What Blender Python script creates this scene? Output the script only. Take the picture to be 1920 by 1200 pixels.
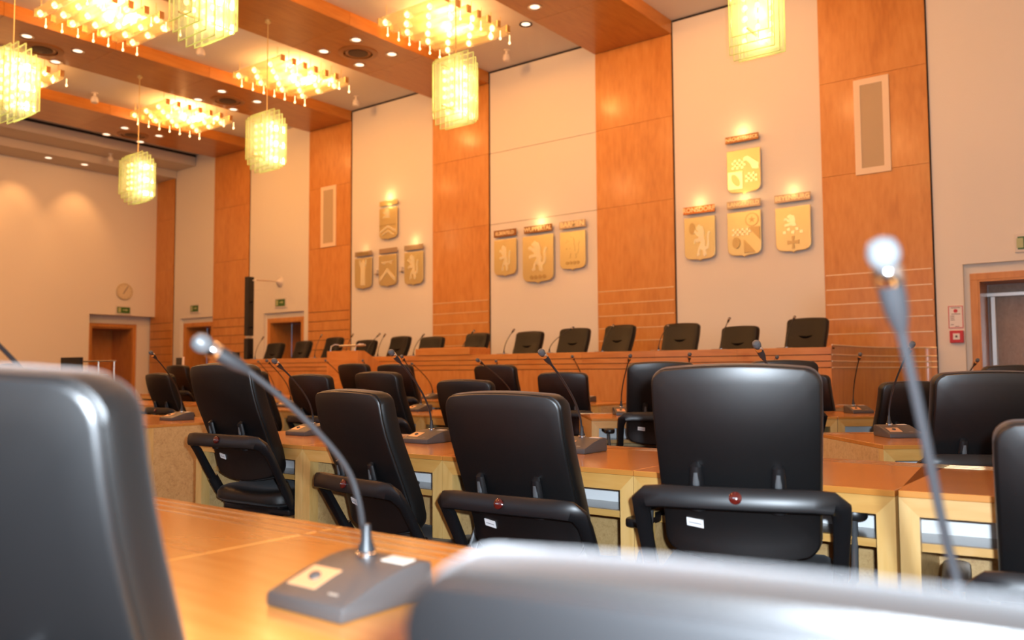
import bpy, bmesh, math, random
from mathutils import Vector, Matrix
random.seed(7)
S = bpy.context.scene
for o in list(bpy.data.objects): bpy.data.objects.remove(o)
COL = S.collection
PI = math.pi
R = math.radians

# ------------------------------------------------------------------ camera
EYE = 1.07
F_PX, YAW, PITCH, ROLL = 1592.0, 0.65635, 0.05999, -0.005646
fwd = Vector((-math.sin(YAW)*math.cos(PITCH), math.cos(YAW)*math.cos(PITCH), math.sin(PITCH)))
rgt0 = Vector((math.cos(YAW), math.sin(YAW), 0)); up0 = rgt0.cross(fwd)
rgt = rgt0*math.cos(ROLL)+up0*math.sin(ROLL); upv = -rgt0*math.sin(ROLL)+up0*math.cos(ROLL)
cam_d = bpy.data.cameras.new('camera'); cam = bpy.data.objects.new('camera', cam_d); COL.objects.link(cam)
cam_d.sensor_width = 36; cam_d.lens = 36*F_PX/1920; cam_d.clip_start = .02; cam_d.clip_end = 100
cam.matrix_world = Matrix(((rgt.x, upv.x, -fwd.x, 0), (rgt.y, upv.y, -fwd.y, 0), (rgt.z, upv.z, -fwd.z, EYE), (0, 0, 0, 1)))
cam_d.dof.use_dof = True; cam_d.dof.focus_distance = 3.5; cam_d.dof.aperture_fstop = 2.7
S.camera = cam
# ------------------------------------------------------------------ world, exposure
w = bpy.data.worlds.new('world'); S.world = w; w.use_nodes = True
w.node_tree.nodes['Background'].inputs[0].default_value = (.55, .70, 1, 1)
w.node_tree.nodes['Background'].inputs[1].default_value = .3
S.view_settings.view_transform = 'Standard'; S.view_settings.look = 'None'
S.view_settings.exposure = 0.0; S.view_settings.gamma = 1; S.view_settings.use_curve_mapping = False
cy = S.cycles
cy.max_bounces = 7; cy.diffuse_bounces = 4; cy.glossy_bounces = 3; cy.transmission_bounces = 4; cy.transparent_max_bounces = 24
cy.caustics_reflective = False; cy.caustics_refractive = False; cy.sample_clamp_indirect = 4; cy.sample_clamp_direct = 0
cy.use_light_tree = True
# ------------------------------------------------------------------ lights
WARM = (1, .445, .145)
LAMP_W, PENDANT_W, FLASH_W, WINDOW_W = 105, 26, 430, 22
def light(name, kind, loc, power, color, size=.1, rot=None, **kw):
    d = bpy.data.lights.new(name, kind); d.energy = power; d.color = color
    if kind == 'AREA': d.size = size
    elif kind != 'SUN': d.shadow_soft_size = size
    for k, v in kw.items(): setattr(d, k, v)
    o = bpy.data.objects.new(name, d); COL.objects.link(o); o.location = loc
    if rot: o.rotation_euler = rot
    return o
fl = Vector((0, 0, EYE)) + rgt*.06 + upv*.055
light('camera_flash', 'POINT', fl, FLASH_W, (.76, .88, 1), .018)
for i, x in enumerate((-9.5, -5.5, -1.5, 1.6)):      # daylight through the back windows
    light('window_daylight', 'AREA', (x, -3.35, 2.5), WINDOW_W, (.62, .80, 1), 2.4, (R(90), 0, 0), shape='RECTANGLE', size_y=2.2)
GRID_XY = [(-7.15, 7.9), (-10.25, 7.9), (-13.3, 7.95), (-10.25, 5.1), (-13.3, 5.1)]
UNSEEN_XY = [(-7.15, 5.1), (-4.05, 7.9), (-4.05, 5.1), (-4.05, 2.2), (-7.15, 2.2), (-10.25, 2.2), (-13.3, 2.2), (-1, 5.1), (-1, 2.2), (-4.05, -.8), (-8, -.8)]
for x, y in GRID_XY + UNSEEN_XY:
    light('ceiling_lamp_light', 'POINT', (x, y, 5.50), LAMP_W*(1.2 if x < -9 else 1 if x < -5 else .72), WARM, .15)
for i, (y, p) in enumerate([(5.6, 45), (7.0, 45), (8.2, 45), (6.3, 30)]):
    light('wall_washer', 'SPOT', (-16.95, y, 5.2), p*.8, WARM, .05, (0, R(26), 0), spot_size=R(70), spot_blend=.8)

# ------------------------------------------------------------------ materials
def mat(name, col=(.8, .8, .8), rough=.5, metal=0, bump=0, bscale=200, coat=0, spec=.5, emit=None, es=0, alpha=1):
    m = bpy.data.materials.new(name); m.use_nodes = True; n = m.node_tree; b = n.nodes['Principled BSDF']
    b.inputs['Base Color'].default_value = (*col, 1); b.inputs['Roughness'].default_value = rough
    b.inputs['Metallic'].default_value = metal; b.inputs['Specular IOR Level'].default_value = spec
    b.inputs['Coat Weight'].default_value = coat; b.inputs['Coat Roughness'].default_value = .12
    if emit: b.inputs['Emission Color'].default_value = (*emit, 1); b.inputs['Emission Strength'].default_value = es
    if bump:
        t = n.nodes.new('ShaderNodeTexCoord'); z = n.nodes.new('ShaderNodeTexNoise'); z.inputs['Scale'].default_value = bscale; z.inputs['Detail'].default_value = 3
        u = n.nodes.new('ShaderNodeBump'); u.inputs['Strength'].default_value = bump; u.inputs['Distance'].default_value = .004
        n.links.new(t.outputs['Object'], z.inputs['Vector']); n.links.new(z.outputs['Fac'], u.inputs['Height']); n.links.new(u.outputs['Normal'], b.inputs['Normal'])
    return m
def wood(name, dark, mid, lite, stretch=(1, 1, .12), scale=5, rough=.35, coat=.25, burl=0):
    m = bpy.data.materials.new(name); m.use_nodes = True; n = m.node_tree; L = n.links.new; b = n.nodes['Principled BSDF']
    t = n.nodes.new('ShaderNodeTexCoord'); oi = n.nodes.new('ShaderNodeObjectInfo')
    mu = n.nodes.new('ShaderNodeMath'); mu.operation = 'MULTIPLY'; mu.inputs[1].default_value = 31; L(oi.outputs['Random'], mu.inputs[0])
    ad = n.nodes.new('ShaderNodeVectorMath'); ad.operation = 'ADD'; L(t.outputs['Object'], ad.inputs[0]); L(mu.outputs[0], ad.inputs[1])
    mp = n.nodes.new('ShaderNodeMapping'); mp.inputs['Scale'].default_value = stretch; L(ad.outputs[0], mp.inputs['Vector'])
    a = n.nodes.new('ShaderNodeTexNoise'); a.inputs['Scale'].default_value = scale; a.inputs['Detail'].default_value = 6; a.inputs['Distortion'].default_value = 1.2 + burl*2.5
    c = n.nodes.new('ShaderNodeTexNoise'); c.inputs['Scale'].default_value = scale*7; c.inputs['Detail'].default_value = 4; c.inputs['Distortion'].default_value = burl*1.5
    L(mp.outputs[0], a.inputs['Vector']); L(mp.outputs[0], c.inputs['Vector'])
    mx = n.nodes.new('ShaderNodeMath'); mx.operation = 'MULTIPLY_ADD'; mx.inputs[1].default_value = .55; L(c.outputs['Fac'], mx.inputs[0])
    m2 = n.nodes.new('ShaderNodeMath'); m2.operation = 'MULTIPLY'; m2.inputs[1].default_value = .45; L(a.outputs['Fac'], m2.inputs[0]); L(m2.outputs[0], mx.inputs[2])
    r = n.nodes.new('ShaderNodeValToRGB'); e = r.color_ramp.elements
    e[0].position = .3; e[0].color = (*dark, 1); e[1].position = .7; e[1].color = (*lite, 1); k = e.new(.48); k.color = (*mid, 1)
    L(mx.outputs[0], r.inputs['Fac']); L(r.outputs['Color'], b.inputs['Base Color'])
    b.inputs['Roughness'].default_value = rough; b.inputs['Coat Weight'].default_value = coat; b.inputs['Coat Roughness'].default_value = .15
    return m
plaster = mat('plaster', (.80, .75, .66), .85, bump=.35, bscale=60, spec=.2)
ceil_m = mat('ceiling_paint', (.70, .66, .62), .9, bump=.1, bscale=90, spec=.2)
soffit_m = mat('bulkhead_paint', (.62, .55, .47), .9, bump=.1, bscale=90, spec=.2)
carpet = mat('carpet', (.06, .045, .04), .95, bump=.6, bscale=500, spec=.1)
oW = ((.50, .185, .035), (.60, .245, .052), (.67, .30, .075))
cherry_v = wood('cherry_veneer_upright', *oW, stretch=(1, 1, .22), scale=3.2, rough=.42)
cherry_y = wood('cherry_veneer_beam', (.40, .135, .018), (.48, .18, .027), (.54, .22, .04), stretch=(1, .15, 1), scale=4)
cherry_x = wood('cherry_veneer_level', *oW, stretch=(.12, 1, 1), scale=5, rough=.3, coat=.4)
cherry_d = wood('dark_reveal_wood', (.26, .09, .02), (.33, .12, .03), (.40, .16, .045), stretch=(1, 1, .15), scale=4)
top_m = wood('desk_top_cherry', (.50, .19, .034), (.58, .235, .045), (.63, .27, .06), stretch=(.1, 1, 1), scale=6, rough=.2, coat=.5)
birch = wood('birch_frame', (.58, .34, .10), (.67, .42, .14), (.73, .49, .19), stretch=(1, 1, .15), scale=7, rough=.35)
birch_x = wood('birch_rail', (.54, .28, .07), (.62, .34, .09), (.68, .40, .13), stretch=(.15, 1, 1), scale=7, rough=.35)
burl_m = wood('birch_burl', (.46, .26, .10), (.60, .38, .155), (.70, .47, .21), stretch=(1, 1, 1), scale=8, rough=.4, burl=1)
shelf_m = wood('shelf_brown', (.17, .13, .09), (.21, .165, .12), (.25, .20, .15), stretch=(.2, 1, 1), scale=6, rough=.22)
grey_panel = mat('pale_grey_panel', (.85, .87, .88), .45)
dark_gap = mat('shadow_gap', (.02, .015, .012), .8)
leather = mat('black_leather', (.0055, .0052, .005), .42, bump=.12, bscale=420, spec=.32)
leather.node_tree.nodes['Principled BSDF'].inputs['Sheen Tint'].default_value = (.92, .96, 1, 1); leather.node_tree.nodes['Principled BSDF'].inputs['Sheen Weight'].default_value = .055; leather.node_tree.nodes['Principled BSDF'].inputs['Sheen Roughness'].default_value = .35
shell_m = mat('black_back_shell', (.0032, .0032, .0036), .39, bump=.06, bscale=600, spec=.78)
plastic = mat('black_plastic', (.008, .008, .009), .36, spec=.45)
steelgrey = mat('grey_steel_strut', (.09, .095, .10), .42, metal=.1)
white_tag = mat('white_label', (.85, .85, .85), .5)
badge_m = mat('dark_red_badge', (.09, .008, .006), .12, coat=.6)
tag_ink = mat('tag_ink', (.35, .35, .37), .6)
mic_m = mat('mic_grey_plastic', (.058, .053, .052), .45, bump=.05, bscale=900)
chrome = mat('chrome', (.75, .76, .78), .14, metal=1)
steel = mat('brushed_steel', (.62, .60, .56), .3, metal=1)
neck_m = mat('gooseneck_black', (.022, .024, .027), .42, metal=.1)
brass = mat('brass_plate', (.70, .57, .29), .34, metal=.75)
brass_hi = mat('polished_brass', (.97, .90, .62), .26, metal=.5)
brass_lo = mat('satin_brass', (.50, .37, .18), .42, metal=1)
letter_m = mat('gold_lettering', (.98, .82, .50), .4, metal=.25)
taupe = mat('taupe_plate', (.46, .34, .23), .35, metal=.5)
orange_reflection_brass = mat('orange_reflection_name_plate', (.58, .19, .035), .3, metal=.5)  # brass plate with the orange wood's reflection put into its colour
bronze = mat('bronze_name_plate', (.26, .12, .04), .3, metal=.6)
inlay = mat('brass_inlay', (.85, .66, .36), .22, metal=1)
bright_strip = mat('glint_toned_strip', (.92, .72, .45), .28, metal=.35)  # metal strips coloured pale to imitate the reflections they catch
dark_line = mat('dark_groove', (.10, .035, .012), .6)
button_plate = mat('copper_plate', (.80, .48, .26), .35, metal=.5)
tag_plate = mat('beige_tag', (.70, .62, .52), .5)
white_plastic = mat('white_plastic', (.72, .66, .58), .5)
grille_m = mat('grille_cloth', (.55, .42, .26), .9, bump=.7, bscale=500)
grille_f = mat('grille_frame', (.84, .66, .46), .6)
green_m = mat('exit_green', (.035, .13, .02), .4)
sign_white = mat('sign_white', (.45, .5, .25), .5)
red_m = mat('alarm_red', (.55, .02, .02), .35)
paper = mat('poster_paper', (.82, .78, .74), .7)
ink = mat('ink', (.12, .08, .08), .7)
vent_m = mat('vent_wood_ring', (.36, .15, .04), .4)
vent_d = mat('vent_dark', (.09, .05, .025), .6)
glassy = mat('clock_face', (.60, .50, .30), .3)
door_leaf = wood('door_leaf_burl', (.30, .19, .12), (.36, .24, .16), (.42, .29, .20), stretch=(1, 1, .5), scale=9, rough=.4, burl=.6)
screen_m = mat('dark_screen', (.02, .018, .016), .3)
def glow(name, col, s):
    m = mat(name, (0, 0, 0), .5, emit=col, es=s); m.cycles.emission_sampling = 'NONE'; return m
bulb_m = glow('bulb_glow', (1, .50, .20), 8)
tiny_bulb = glow('small_bulb_glow', (1, .56, .25), 6)
down_m = glow('downlight_glow', (1, .70, .48), 2.2)
def glass_mat(name, tint, glow_c, frost):
    m = bpy.data.materials.new(name); m.use_nodes = True; n = m.node_tree; n.nodes.clear(); L = n.links.new
    o = n.nodes.new('ShaderNodeOutputMaterial'); t = n.nodes.new('ShaderNodeBsdfTransparent'); t.inputs[0].default_value = (*tint, 1)
    f1 = n.nodes.new('ShaderNodeBsdfTranslucent'); f1.inputs[0].default_value = (*glow_c, 1); f2 = n.nodes.new('ShaderNodeBsdfDiffuse'); f2.inputs[0].default_value = (*glow_c, 1)
    f = n.nodes.new('ShaderNodeMixShader'); f.inputs[0].default_value = .5; L(f1.outputs[0], f.inputs[1]); L(f2.outputs[0], f.inputs[2])
    g = n.nodes.new('ShaderNodeBsdfGlossy'); g.inputs['Roughness'].default_value = .12
    a = n.nodes.new('ShaderNodeMixShader'); a.inputs[0].default_value = frost; L(t.outputs[0], a.inputs[1]); L(f.outputs[0], a.inputs[2])
    fr = n.nodes.new('ShaderNodeFresnel'); fr.inputs[0].default_value = 1.35
    fm = n.nodes.new('ShaderNodeMath'); fm.operation = 'MULTIPLY'; fm.inputs[1].default_value = .3; L(fr.outputs[0], fm.inputs[0])
    b = n.nodes.new('ShaderNodeMixShader'); L(fm.outputs[0], b.inputs[0]); L(a.outputs[0], b.inputs[1]); L(g.outputs[0], b.inputs[2]); L(b.outputs[0], o.inputs[0])
    return m
plate_glass = glass_mat('etched_pale_green_glass', (.985, 1, .95), (.97, 1, .80), .11)
edge_glass = glass_mat('green_glass_edge', (.90, .97, .72), (.86, .96, .55), .55)
channel_glass = glass_mat('clear_lamp_glass', (.99, .985, .93), (1, .92, .62), .15)
window_glass = glass_mat('window_glass', (.95, .97, 1), (.8, .85, .9), .02)

# ------------------------------------------------------------------ mesh helpers
class G:
    def __init__(s): s.v = []; s.f = []
    def add(s, vs, fs):
        k = len(s.v); s.v += [tuple(p) for p in vs]; s.f += [tuple(i+k for i in q) for q in fs]; return s
    def box(s, x0, x1, y0, y1, z0, z1):
        return s.add([(x0,y0,z0),(x1,y0,z0),(x1,y1,z0),(x0,y1,z0),(x0,y0,z1),(x1,y0,z1),(x1,y1,z1),(x0,y1,z1)],
                     [(3,2,1,0),(4,5,6,7),(0,1,5,4),(1,2,6,5),(2,3,7,6),(3,0,4,7)])
    def hexa(s, p8):
        return s.add(p8, [(3,2,1,0),(4,5,6,7),(0,1,5,4),(1,2,6,5),(2,3,7,6),(3,0,4,7)])
    def prism(s, poly, lo, hi, fn=lambda a, b, c: (a, b, c)):
        n = len(poly)
        vs = [fn(a, b, lo) for a, b in poly] + [fn(a, b, hi) for a, b in poly]
        return s.add(vs, [tuple(range(n-1, -1, -1)), tuple(range(n, 2*n))] + [(i, (i+1) % n, n+(i+1) % n, n+i) for i in range(n)])
    def lathe(s, prof, n=20, c=(0, 0, 0), ax=(0, 0, 1)):
        q = Vector((0, 0, 1)).rotation_difference(Vector(ax).normalized()); c = Vector(c); vs = []; fs = []
        for r, h in prof:
            for i in range(n):
                a = 2*PI*i/n; vs.append(c + q @ Vector((r*math.cos(a), r*math.sin(a), h)))
        m = len(prof)
        for j in range(m-1):
            for i in range(n): fs.append((j*n+i, j*n+(i+1) % n, (j+1)*n+(i+1) % n, (j+1)*n+i))
        fs.append(tuple(range(n-1, -1, -1))); fs.append(tuple((m-1)*n+i for i in range(n)))
        return s.add(vs, fs)
    def tube(s, path, r, n=10, flat=None):
        pts = [Vector(p) for p in path]; m = len(pts); rs = r if isinstance(r, (list, tuple)) else [r]*m; vs = []; fs = []
        t0 = (pts[1]-pts[0]).normalized(); nrm = t0.orthogonal().normalized() if flat is None else Vector(flat)
        for j in range(m):
            t = (pts[min(j+1, m-1)]-pts[max(j-1, 0)]).normalized()
            nrm = (nrm - t*nrm.dot(t)); nrm = nrm.normalized() if nrm.length > 1e-6 else t.orthogonal().normalized(); bn = t.cross(nrm)
            ra, rb = rs[j] if isinstance(rs[j], (tuple, list)) else (rs[j], rs[j])
            for i in range(n):
                a = 2*PI*i/n; vs.append(pts[j] + nrm*(ra*math.cos(a)) + bn*(rb*math.sin(a)))
        for j in range(m-1):
            for i in range(n): fs.append((j*n+i, j*n+(i+1) % n, (j+1)*n+(i+1) % n, (j+1)*n+i))
        fs.append(tuple(range(n-1, -1, -1))); fs.append(tuple((m-1)*n+i for i in range(n)))
        return s.add(vs, fs)
    def mesh(s, name, m, bevel=0, smooth=False, seg=2):
        me = bpy.data.meshes.new(name); me.from_pydata(s.v, [], s.f)
        bm = bmesh.new(); bm.from_mesh(me); bmesh.ops.recalc_face_normals(bm, faces=bm.faces)
        if bevel:
            es = [e for e in bm.edges if len(e.link_faces) == 2 and e.calc_face_angle(0) > .6]
            bmesh.ops.bevel(bm, geom=es, offset=bevel, segments=seg, affect='EDGES', profile=.5)
        bm.to_mesh(me); bm.free()
        if smooth:
            me.polygons.foreach_set('use_smooth', [True]*len(me.polygons))
            me.set_sharp_from_angle(angle=R(40))
        me.materials.append(m); return me
    def build(s, name, m, parent=None, bevel=0, smooth=False, seg=2):
        return link(name, s.mesh(name, m, bevel, smooth, seg), parent)
def link(name, me, parent=None, loc=None):
    o = bpy.data.objects.new(name, me); COL.objects.link(o)
    if parent: o.parent = parent
    if loc: o.location = loc
    return o
def thing(name, label, cat, loc=(0, 0, 0), rz=0, group=None):
    o = bpy.data.objects.new(name, None); COL.objects.link(o); o.location = loc; o.rotation_euler = (0, 0, rz); o.empty_display_size = .1
    o['label'] = label; o['category'] = cat
    if group: o['group'] = group
    return o
def struct(name, loc=(0, 0, 0), mesh=None):
    o = bpy.data.objects.new(name, mesh); COL.objects.link(o); o.location = loc; o['kind'] = 'structure'; return o
KIDS = {}
def kids(o): return [c for c in bpy.data.objects if c.parent == o]
def dup(root, label, group=None, loc=None, rz=None):
    r = root.copy(); COL.objects.link(r); r['label'] = label
    if group: r['group'] = group
    if loc is not None: r.location = loc
    if rz is not None: r.rotation_euler = (0, 0, rz)
    for c0, gc in TREE[root.name]:
        c = c0.copy(); COL.objects.link(c); c.parent = r
        for g0 in gc:
            g = g0.copy(); COL.objects.link(g); g.parent = c
    return r
TREE = {}
def remember(root):
    TREE[root.name] = [(c, kids(c)) for c in kids(root)]
def text_mesh(body, size, ext, m):
    cu = bpy.data.curves.new('lettering', 'FONT'); cu.body = body; cu.size = size; cu.extrude = ext; cu.align_x = 'CENTER'; cu.align_y = 'CENTER'; cu.resolution_u = 3; cu.offset = .0012
    o = bpy.data.objects.new('lettering', cu); COL.objects.link(o)
    me = bpy.data.meshes.new_from_object(o.evaluated_get(bpy.context.evaluated_depsgraph_get()))
    bpy.data.objects.remove(o); me.materials.clear(); me.materials.append(m); return me

# ------------------------------------------------------------------ room shell
WY = 10.0; WX = -17.6; CEIL = 5.68; SOF = 5.5; XR = 3.0; YB = -3.0
struct('floor', mesh=G().box(-19.2, XR+.2, YB-.2, WY+1.2, -.1, 0).mesh('floor', carpet))
struct('ceiling', mesh=G().box(-19.2, XR+.2, YB-.2, WY+1.2, CEIL, CEIL+.1).mesh('ceiling', ceil_m))
cols = [(-3.11, -1.94), (-6.19, -5.0), (-9.29, -8.11), (-12.38, -11.24), (-15.4, -14.2), (-17.8, -16.89)]
doors = [(-13.68, -12.58, 2.10), (-16.58, -15.48, 2.12), (-1.62, -.48, 2.07)]
wf = struct('wall_front')
def wall_piece(x0, x1, holes=(), parts=None):
    g = G(); x = x0
    for a, b, h in holes:
        a, b, h2 = a-.055, b+.055, h+.10
        g.box(x, a, WY, WY+.25, 0, CEIL); g.box(a, b, WY, WY+.25, h2, CEIL); x = b
        r_ = G(); r_.box(a, a+.055, WY+.06, WY+.2, 0, h2); r_.box(b-.055, b, WY+.06, WY+.2, 0, h2); r_.box(a+.055, b-.055, WY+.06, WY+.2, h, h2); r_.build('rebate_plaster', plaster, wf)
    g.box(x, x1, WY, WY+.25, 0, CEIL)
    g.build('plaster_panel', plaster, wf)
wall_piece(-16.89, -15.4, [doors[1]]); wall_piece(-14.2, -12.38, [doors[0]]); wall_piece(-11.24, -9.29); wall_piece(-5.0, -3.11); wall_piece(-1.94, XR, [doors[2]])
for z0, z1 in ((0, 3.297), (3.303, 4.397), (4.403, CEIL)):      # three movable wall panels with open joints
    G().box(-8.11, -6.19, WY, WY+.1, z0, z1).build('movable_panel', plaster, wf, bevel=.002)
G().box(-8.11, -6.19, WY+.1, WY+.25, 0, CEIL).build('panel_backing', dark_gap, wf)
# dark shadow joint at the ceiling
for x0, x1 in ((-11.24, -9.29), (-8.11, -6.19), (-5.0, -3.11), (-1.94, 2.9)):
    G().box(x0, x1, WY-.014, WY, CEIL-.022, CEIL-.001).build('shadow_joint', dark_gap, wf)
zj = [0, 1.30, 1.47, 1.64, 1.81, 1.98, 2.15, 3.30, 4.40, SOF]
for i, (x0, x1) in enumerate(cols):
    c = struct('wood_column')
    G().box(x0, x1, WY-.006, WY+.25, 0, SOF+.15).build('column_core', dark_gap, c)
    for a, b in zip(zj, zj[1:]):
        G().box(x0+.006, x1-.014, WY-.028, WY-.005, a+.0015, b-.0015).build('veneer_panel', cherry_v, c, bevel=.001)
    for z in zj[1:7]:
        G().box(x0+.02, x1-.03, WY-.031, WY-.027, z-.0045, z+.0045).build('inlay_strip', bright_strip if i < 3 else dark_line, c)
# ceiling beams with veneer boards
yj = [YB, .05, 1.47, 2.89, 4.31, 5.73, 7.16, 8.52, WY-.03]
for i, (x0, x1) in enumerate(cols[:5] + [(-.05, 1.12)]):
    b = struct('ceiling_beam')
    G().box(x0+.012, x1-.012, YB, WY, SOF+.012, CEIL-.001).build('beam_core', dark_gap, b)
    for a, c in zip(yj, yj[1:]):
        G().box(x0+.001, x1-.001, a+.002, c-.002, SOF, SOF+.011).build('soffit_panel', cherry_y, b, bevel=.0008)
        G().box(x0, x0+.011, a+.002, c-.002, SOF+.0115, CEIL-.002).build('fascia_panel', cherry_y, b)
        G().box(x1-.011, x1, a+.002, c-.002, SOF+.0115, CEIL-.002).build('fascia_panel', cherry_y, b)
# end wall (left), standing proud of an alcove at its right foot
wl = struct('wall_left')
G().box(WX-.25, WX, YB, 8.54, 0, CEIL).build('plaster_panel', plaster, wl)
G().box(WX-.25, WX, 8.54, WY-.01, 2.30, CEIL).build('plaster_panel', plaster, wl)
ga = G(); ga.box(WX-.5, WX-.25, 8.3, 8.66, 0, 2.6); ga.box(WX-.5, WX-.25, 9.7, WY+.2, 0, 2.6); ga.box(WX-.5, WX-.25, 8.66, 9.7, 2.13, 2.6); ga.build('alcove_back', plaster, wl)
G().box(WX-.25, WX-.01, 8.44, 8.54, 0, 2.3).build('alcove_cheek', plaster, wl)
struct('wall_right', mesh=G().box(XR, XR+.2, YB, WY+.2, 0, CEIL).mesh('wall_right', plaster))
wb = struct('wall_back')
xs = [-18, -11, -8, -7, -4, -3, -.1, .4, 2.8, XR]
gb = G()
for k in range(0, 9, 2): gb.box(xs[k], xs[k+1], YB-.2, YB, 0, CEIL)
for k in range(1, 8, 2): gb.box(xs[k], xs[k+1], YB-.2, YB, 0, 1.2); gb.box(xs[k], xs[k+1], YB-.2, YB, 3.8, CEIL)
gb.build('plaster_panel', plaster, wb)
for n, k in enumerate(range(1, 8, 2)):
    wn = struct('window_%d' % (n+1)); x0, x1 = xs[k], xs[k+1]
    g = G(); g.box(x0, x1, YB-.14, YB-.06, 1.2, 1.28); g.box(x0, x1, YB-.14, YB-.06, 3.72, 3.8)
    for x in (x0, (x0+x1)/2-.04, x1-.08): g.box(x, x+.08, YB-.14, YB-.06, 1.28, 3.72)
    g.build('window_frame', white_plastic, wn)
    for a, b in ((x0+.08, (x0+x1)/2-.04), ((x0+x1)/2+.04, x1-.08)): G().box(a, b, YB-.105, YB-.095, 1.28, 3.72).build('window_pane', window_glass, wn)
# stepped bulkheads over the end wall
t1 = struct('trim_1'); G().box(-16.86, -16.14, YB, WY-.01, 5.44, CEIL-.002).build('bulkhead_box', soffit_m, t1, bevel=.004)
G().box(-16.13, -16.12, YB, WY-.01, 5.63, CEIL-.002).build('shadow_joint', dark_gap, t1)
t2 = struct('trim_2'); G().box(WX+.001, -16.86, YB, WY-.01, 5.28, CEIL-.002).build('bulkhead_box', soffit_m, t2, bevel=.004)
# doors
def door(n, x0, x1, h, leaf, kind):
    d = struct('door_%d' % n)
    g = G(); g.box(x0+.03, x0+.09, WY+.05, WY+.55, 0, h-.09); g.box(x1-.09, x1-.03, WY+.05, WY+.55, 0, h-.09); g.box(x0+.03, x1-.03, WY+.05, WY+.55, h-.09, h-.03)
    g.build('reveal_lining', cherry_v, d)
    g = G(); g.box(x0, x0+.075, WY+.045, WY+.07, 0, h-.07); g.box(x1-.075, x1, WY+.045, WY+.07, 0, h-.07); g.box(x0, x1, WY+.045, WY+.07, h-.07, h)
    g.build('door_frame', cherry_v, d, bevel=.003)
    G().box(x0+.09, x1-.09, WY+.56, WY+.60, 0, h-.09).build('door_leaf', leaf, d)
    if kind == 'strip':
        G().box(x0+.12, x0+.165, WY+.50, WY+.56, 0, h-.22).build('steel_edge_strip', steel, d, bevel=.004)
        G().box(x0+.09, x1-.09, WY+.48, WY+.56, h-.22, h-.185).build('leaf_head_trim', steel, d)
    if kind == 'dark':
        G().box(x0+.50, x0+.56, WY+.53, WY+.56, 0, h-.25).build('steel_edge_strip', steel, d)
        G().box(x0+.56, x0+.66, WY+.52, WY+.56, 0, h-.25).build('dark_stile', dark_gap, d)
    G().tube([(x1-.22, WY+.56, 1.02), (x1-.22, WY+.50, 1.02), (x1-.34, WY+.50, 1.02)], .011).build('door_handle', steel, d, smooth=True)
door(1, *doors[0], cherry_d, 'dark'); door(2, *doors[1], cherry_d, ''); door(3, *doors[2], door_leaf, 'strip')
d4 = struct('door_4'); X4 = WX-.25
g = G(); g.box(X4-.9, X4-.06, 8.69, 8.74, 0, 2.07); g.box(X4-.9, X4-.06, 9.62, 9.67, 0, 2.07); g.box(X4-.9, X4-.06, 8.69, 9.67, 2.03, 2.08); g.build('reveal_lining', cherry_v, d4)
g = G(); g.box(X4-.055, X4-.02, 8.66, 8.735, 0, 2.06); g.box(X4-.055, X4-.02, 9.625, 9.7, 0, 2.06); g.box(X4-.055, X4-.02, 8.66, 9.7, 2.06, 2.13); g.build('door_frame', cherry_v, d4, bevel=.003)
G().box(X4-.95, X4-.9, 8.74, 9.62, 0, 2.03).build('door_leaf', cherry_v, d4)
G().tube([(X4-.9, 9.5, 1.02), (X4-.85, 9.5, 1.02), (X4-.85, 9.38, 1.02)], .011).build('door_handle', steel, d4, smooth=True)

# ------------------------------------------------------------------ dais
struct('dais_platform', mesh=G().box(-13.2, -2.2, 8.06, WY-.04, 0, .5).mesh('dais_platform', carpet))
dd = thing('dais_desk', 'long raised cherry wood dais desk with brass and dark grooves below the gold shields', 'desk')
DY = 8.0; DX0, DX1 = -12.45, -2.45; DT = 1.275
nb = 11
for k in range(nb):
    a = DX0+(DX1-DX0)*k/nb; b = DX0+(DX1-DX0)*(k+1)/nb
    zs = [0, .60, 1.085, 1.145, 1.205, DT]
    for z0, z1 in zip(zs, zs[1:]):
        G().box(a+.0012, b-.0012, DY, DY+.025, z0+.004, z1-.004).build('front_panel', cherry_x if z0 > 1 else cherry_v, dd)
G().box(DX0, DX1-.03, DY+.012, DY+.05, 0, DT-.01).build('front_backing', dark_line, dd)
G().box(DX0, DX1, DY+.03, DY+.11, DT-.02, DT).build('front_capping', cherry_x, dd, bevel=.003)
G().box(DX0, DX1-.04, DY+.05, DY+.72, 1.20, 1.232).build('worktop', top_m, dd, bevel=.003)
# curved flank running from the dais corner to the wall column
fk = thing('curved_flank', 'curved cherry wood screen with steel strips joining dais and right column', 'screen')
pts = [(DX1, DY+.02), (DX1, DY+.5), (DX1+.005, DY+.85)]
for k in range(1, 15):
    a = k/14*PI/2; pts.append((DX1+.005+.50*(1-math.cos(a)), DY+.85+1.11*math.sin(a)))
zs = [0, 1.085, 1.145, 1.205, DT+.02]
for z0, z1 in zip(zs, zs[1:]):
    for lo, hi in ((0, 2), (2, 9), (9, len(pts)-1)):
        q = pts[lo:hi+1]; g = G()
        for (x0, y0), (x1, y1) in zip(q, q[1:]):
            g.hexa([(x0, y0, z0+.004), (x1, y1, z0+.004), (x1-.03, y1+.005, z0+.004), (x0-.03, y0+.005, z0+.004), (x0, y0, z1-.004), (x1, y1, z1-.004), (x1-.03, y1+.005, z1-.004), (x0-.03, y0+.005, z1-.004)])
        g.build('curved_panel', cherry_v, fk, smooth=True)
for z in zs[1:]:
    G().tube([(x+.002, y, z) for x, y in pts], (.004, .006) and .007, 6).build('inlay_strip', bright_strip, fk, smooth=True)
cs = thing('raised_front_box', 'raised wooden centre section on top of the long dais desk front', 'box')
G().box(-7.74, -6.82, DY-.015, DY+.40, DT+.001, DT+.085).build('front_board', cherry_x, cs, bevel=.003)
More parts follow.
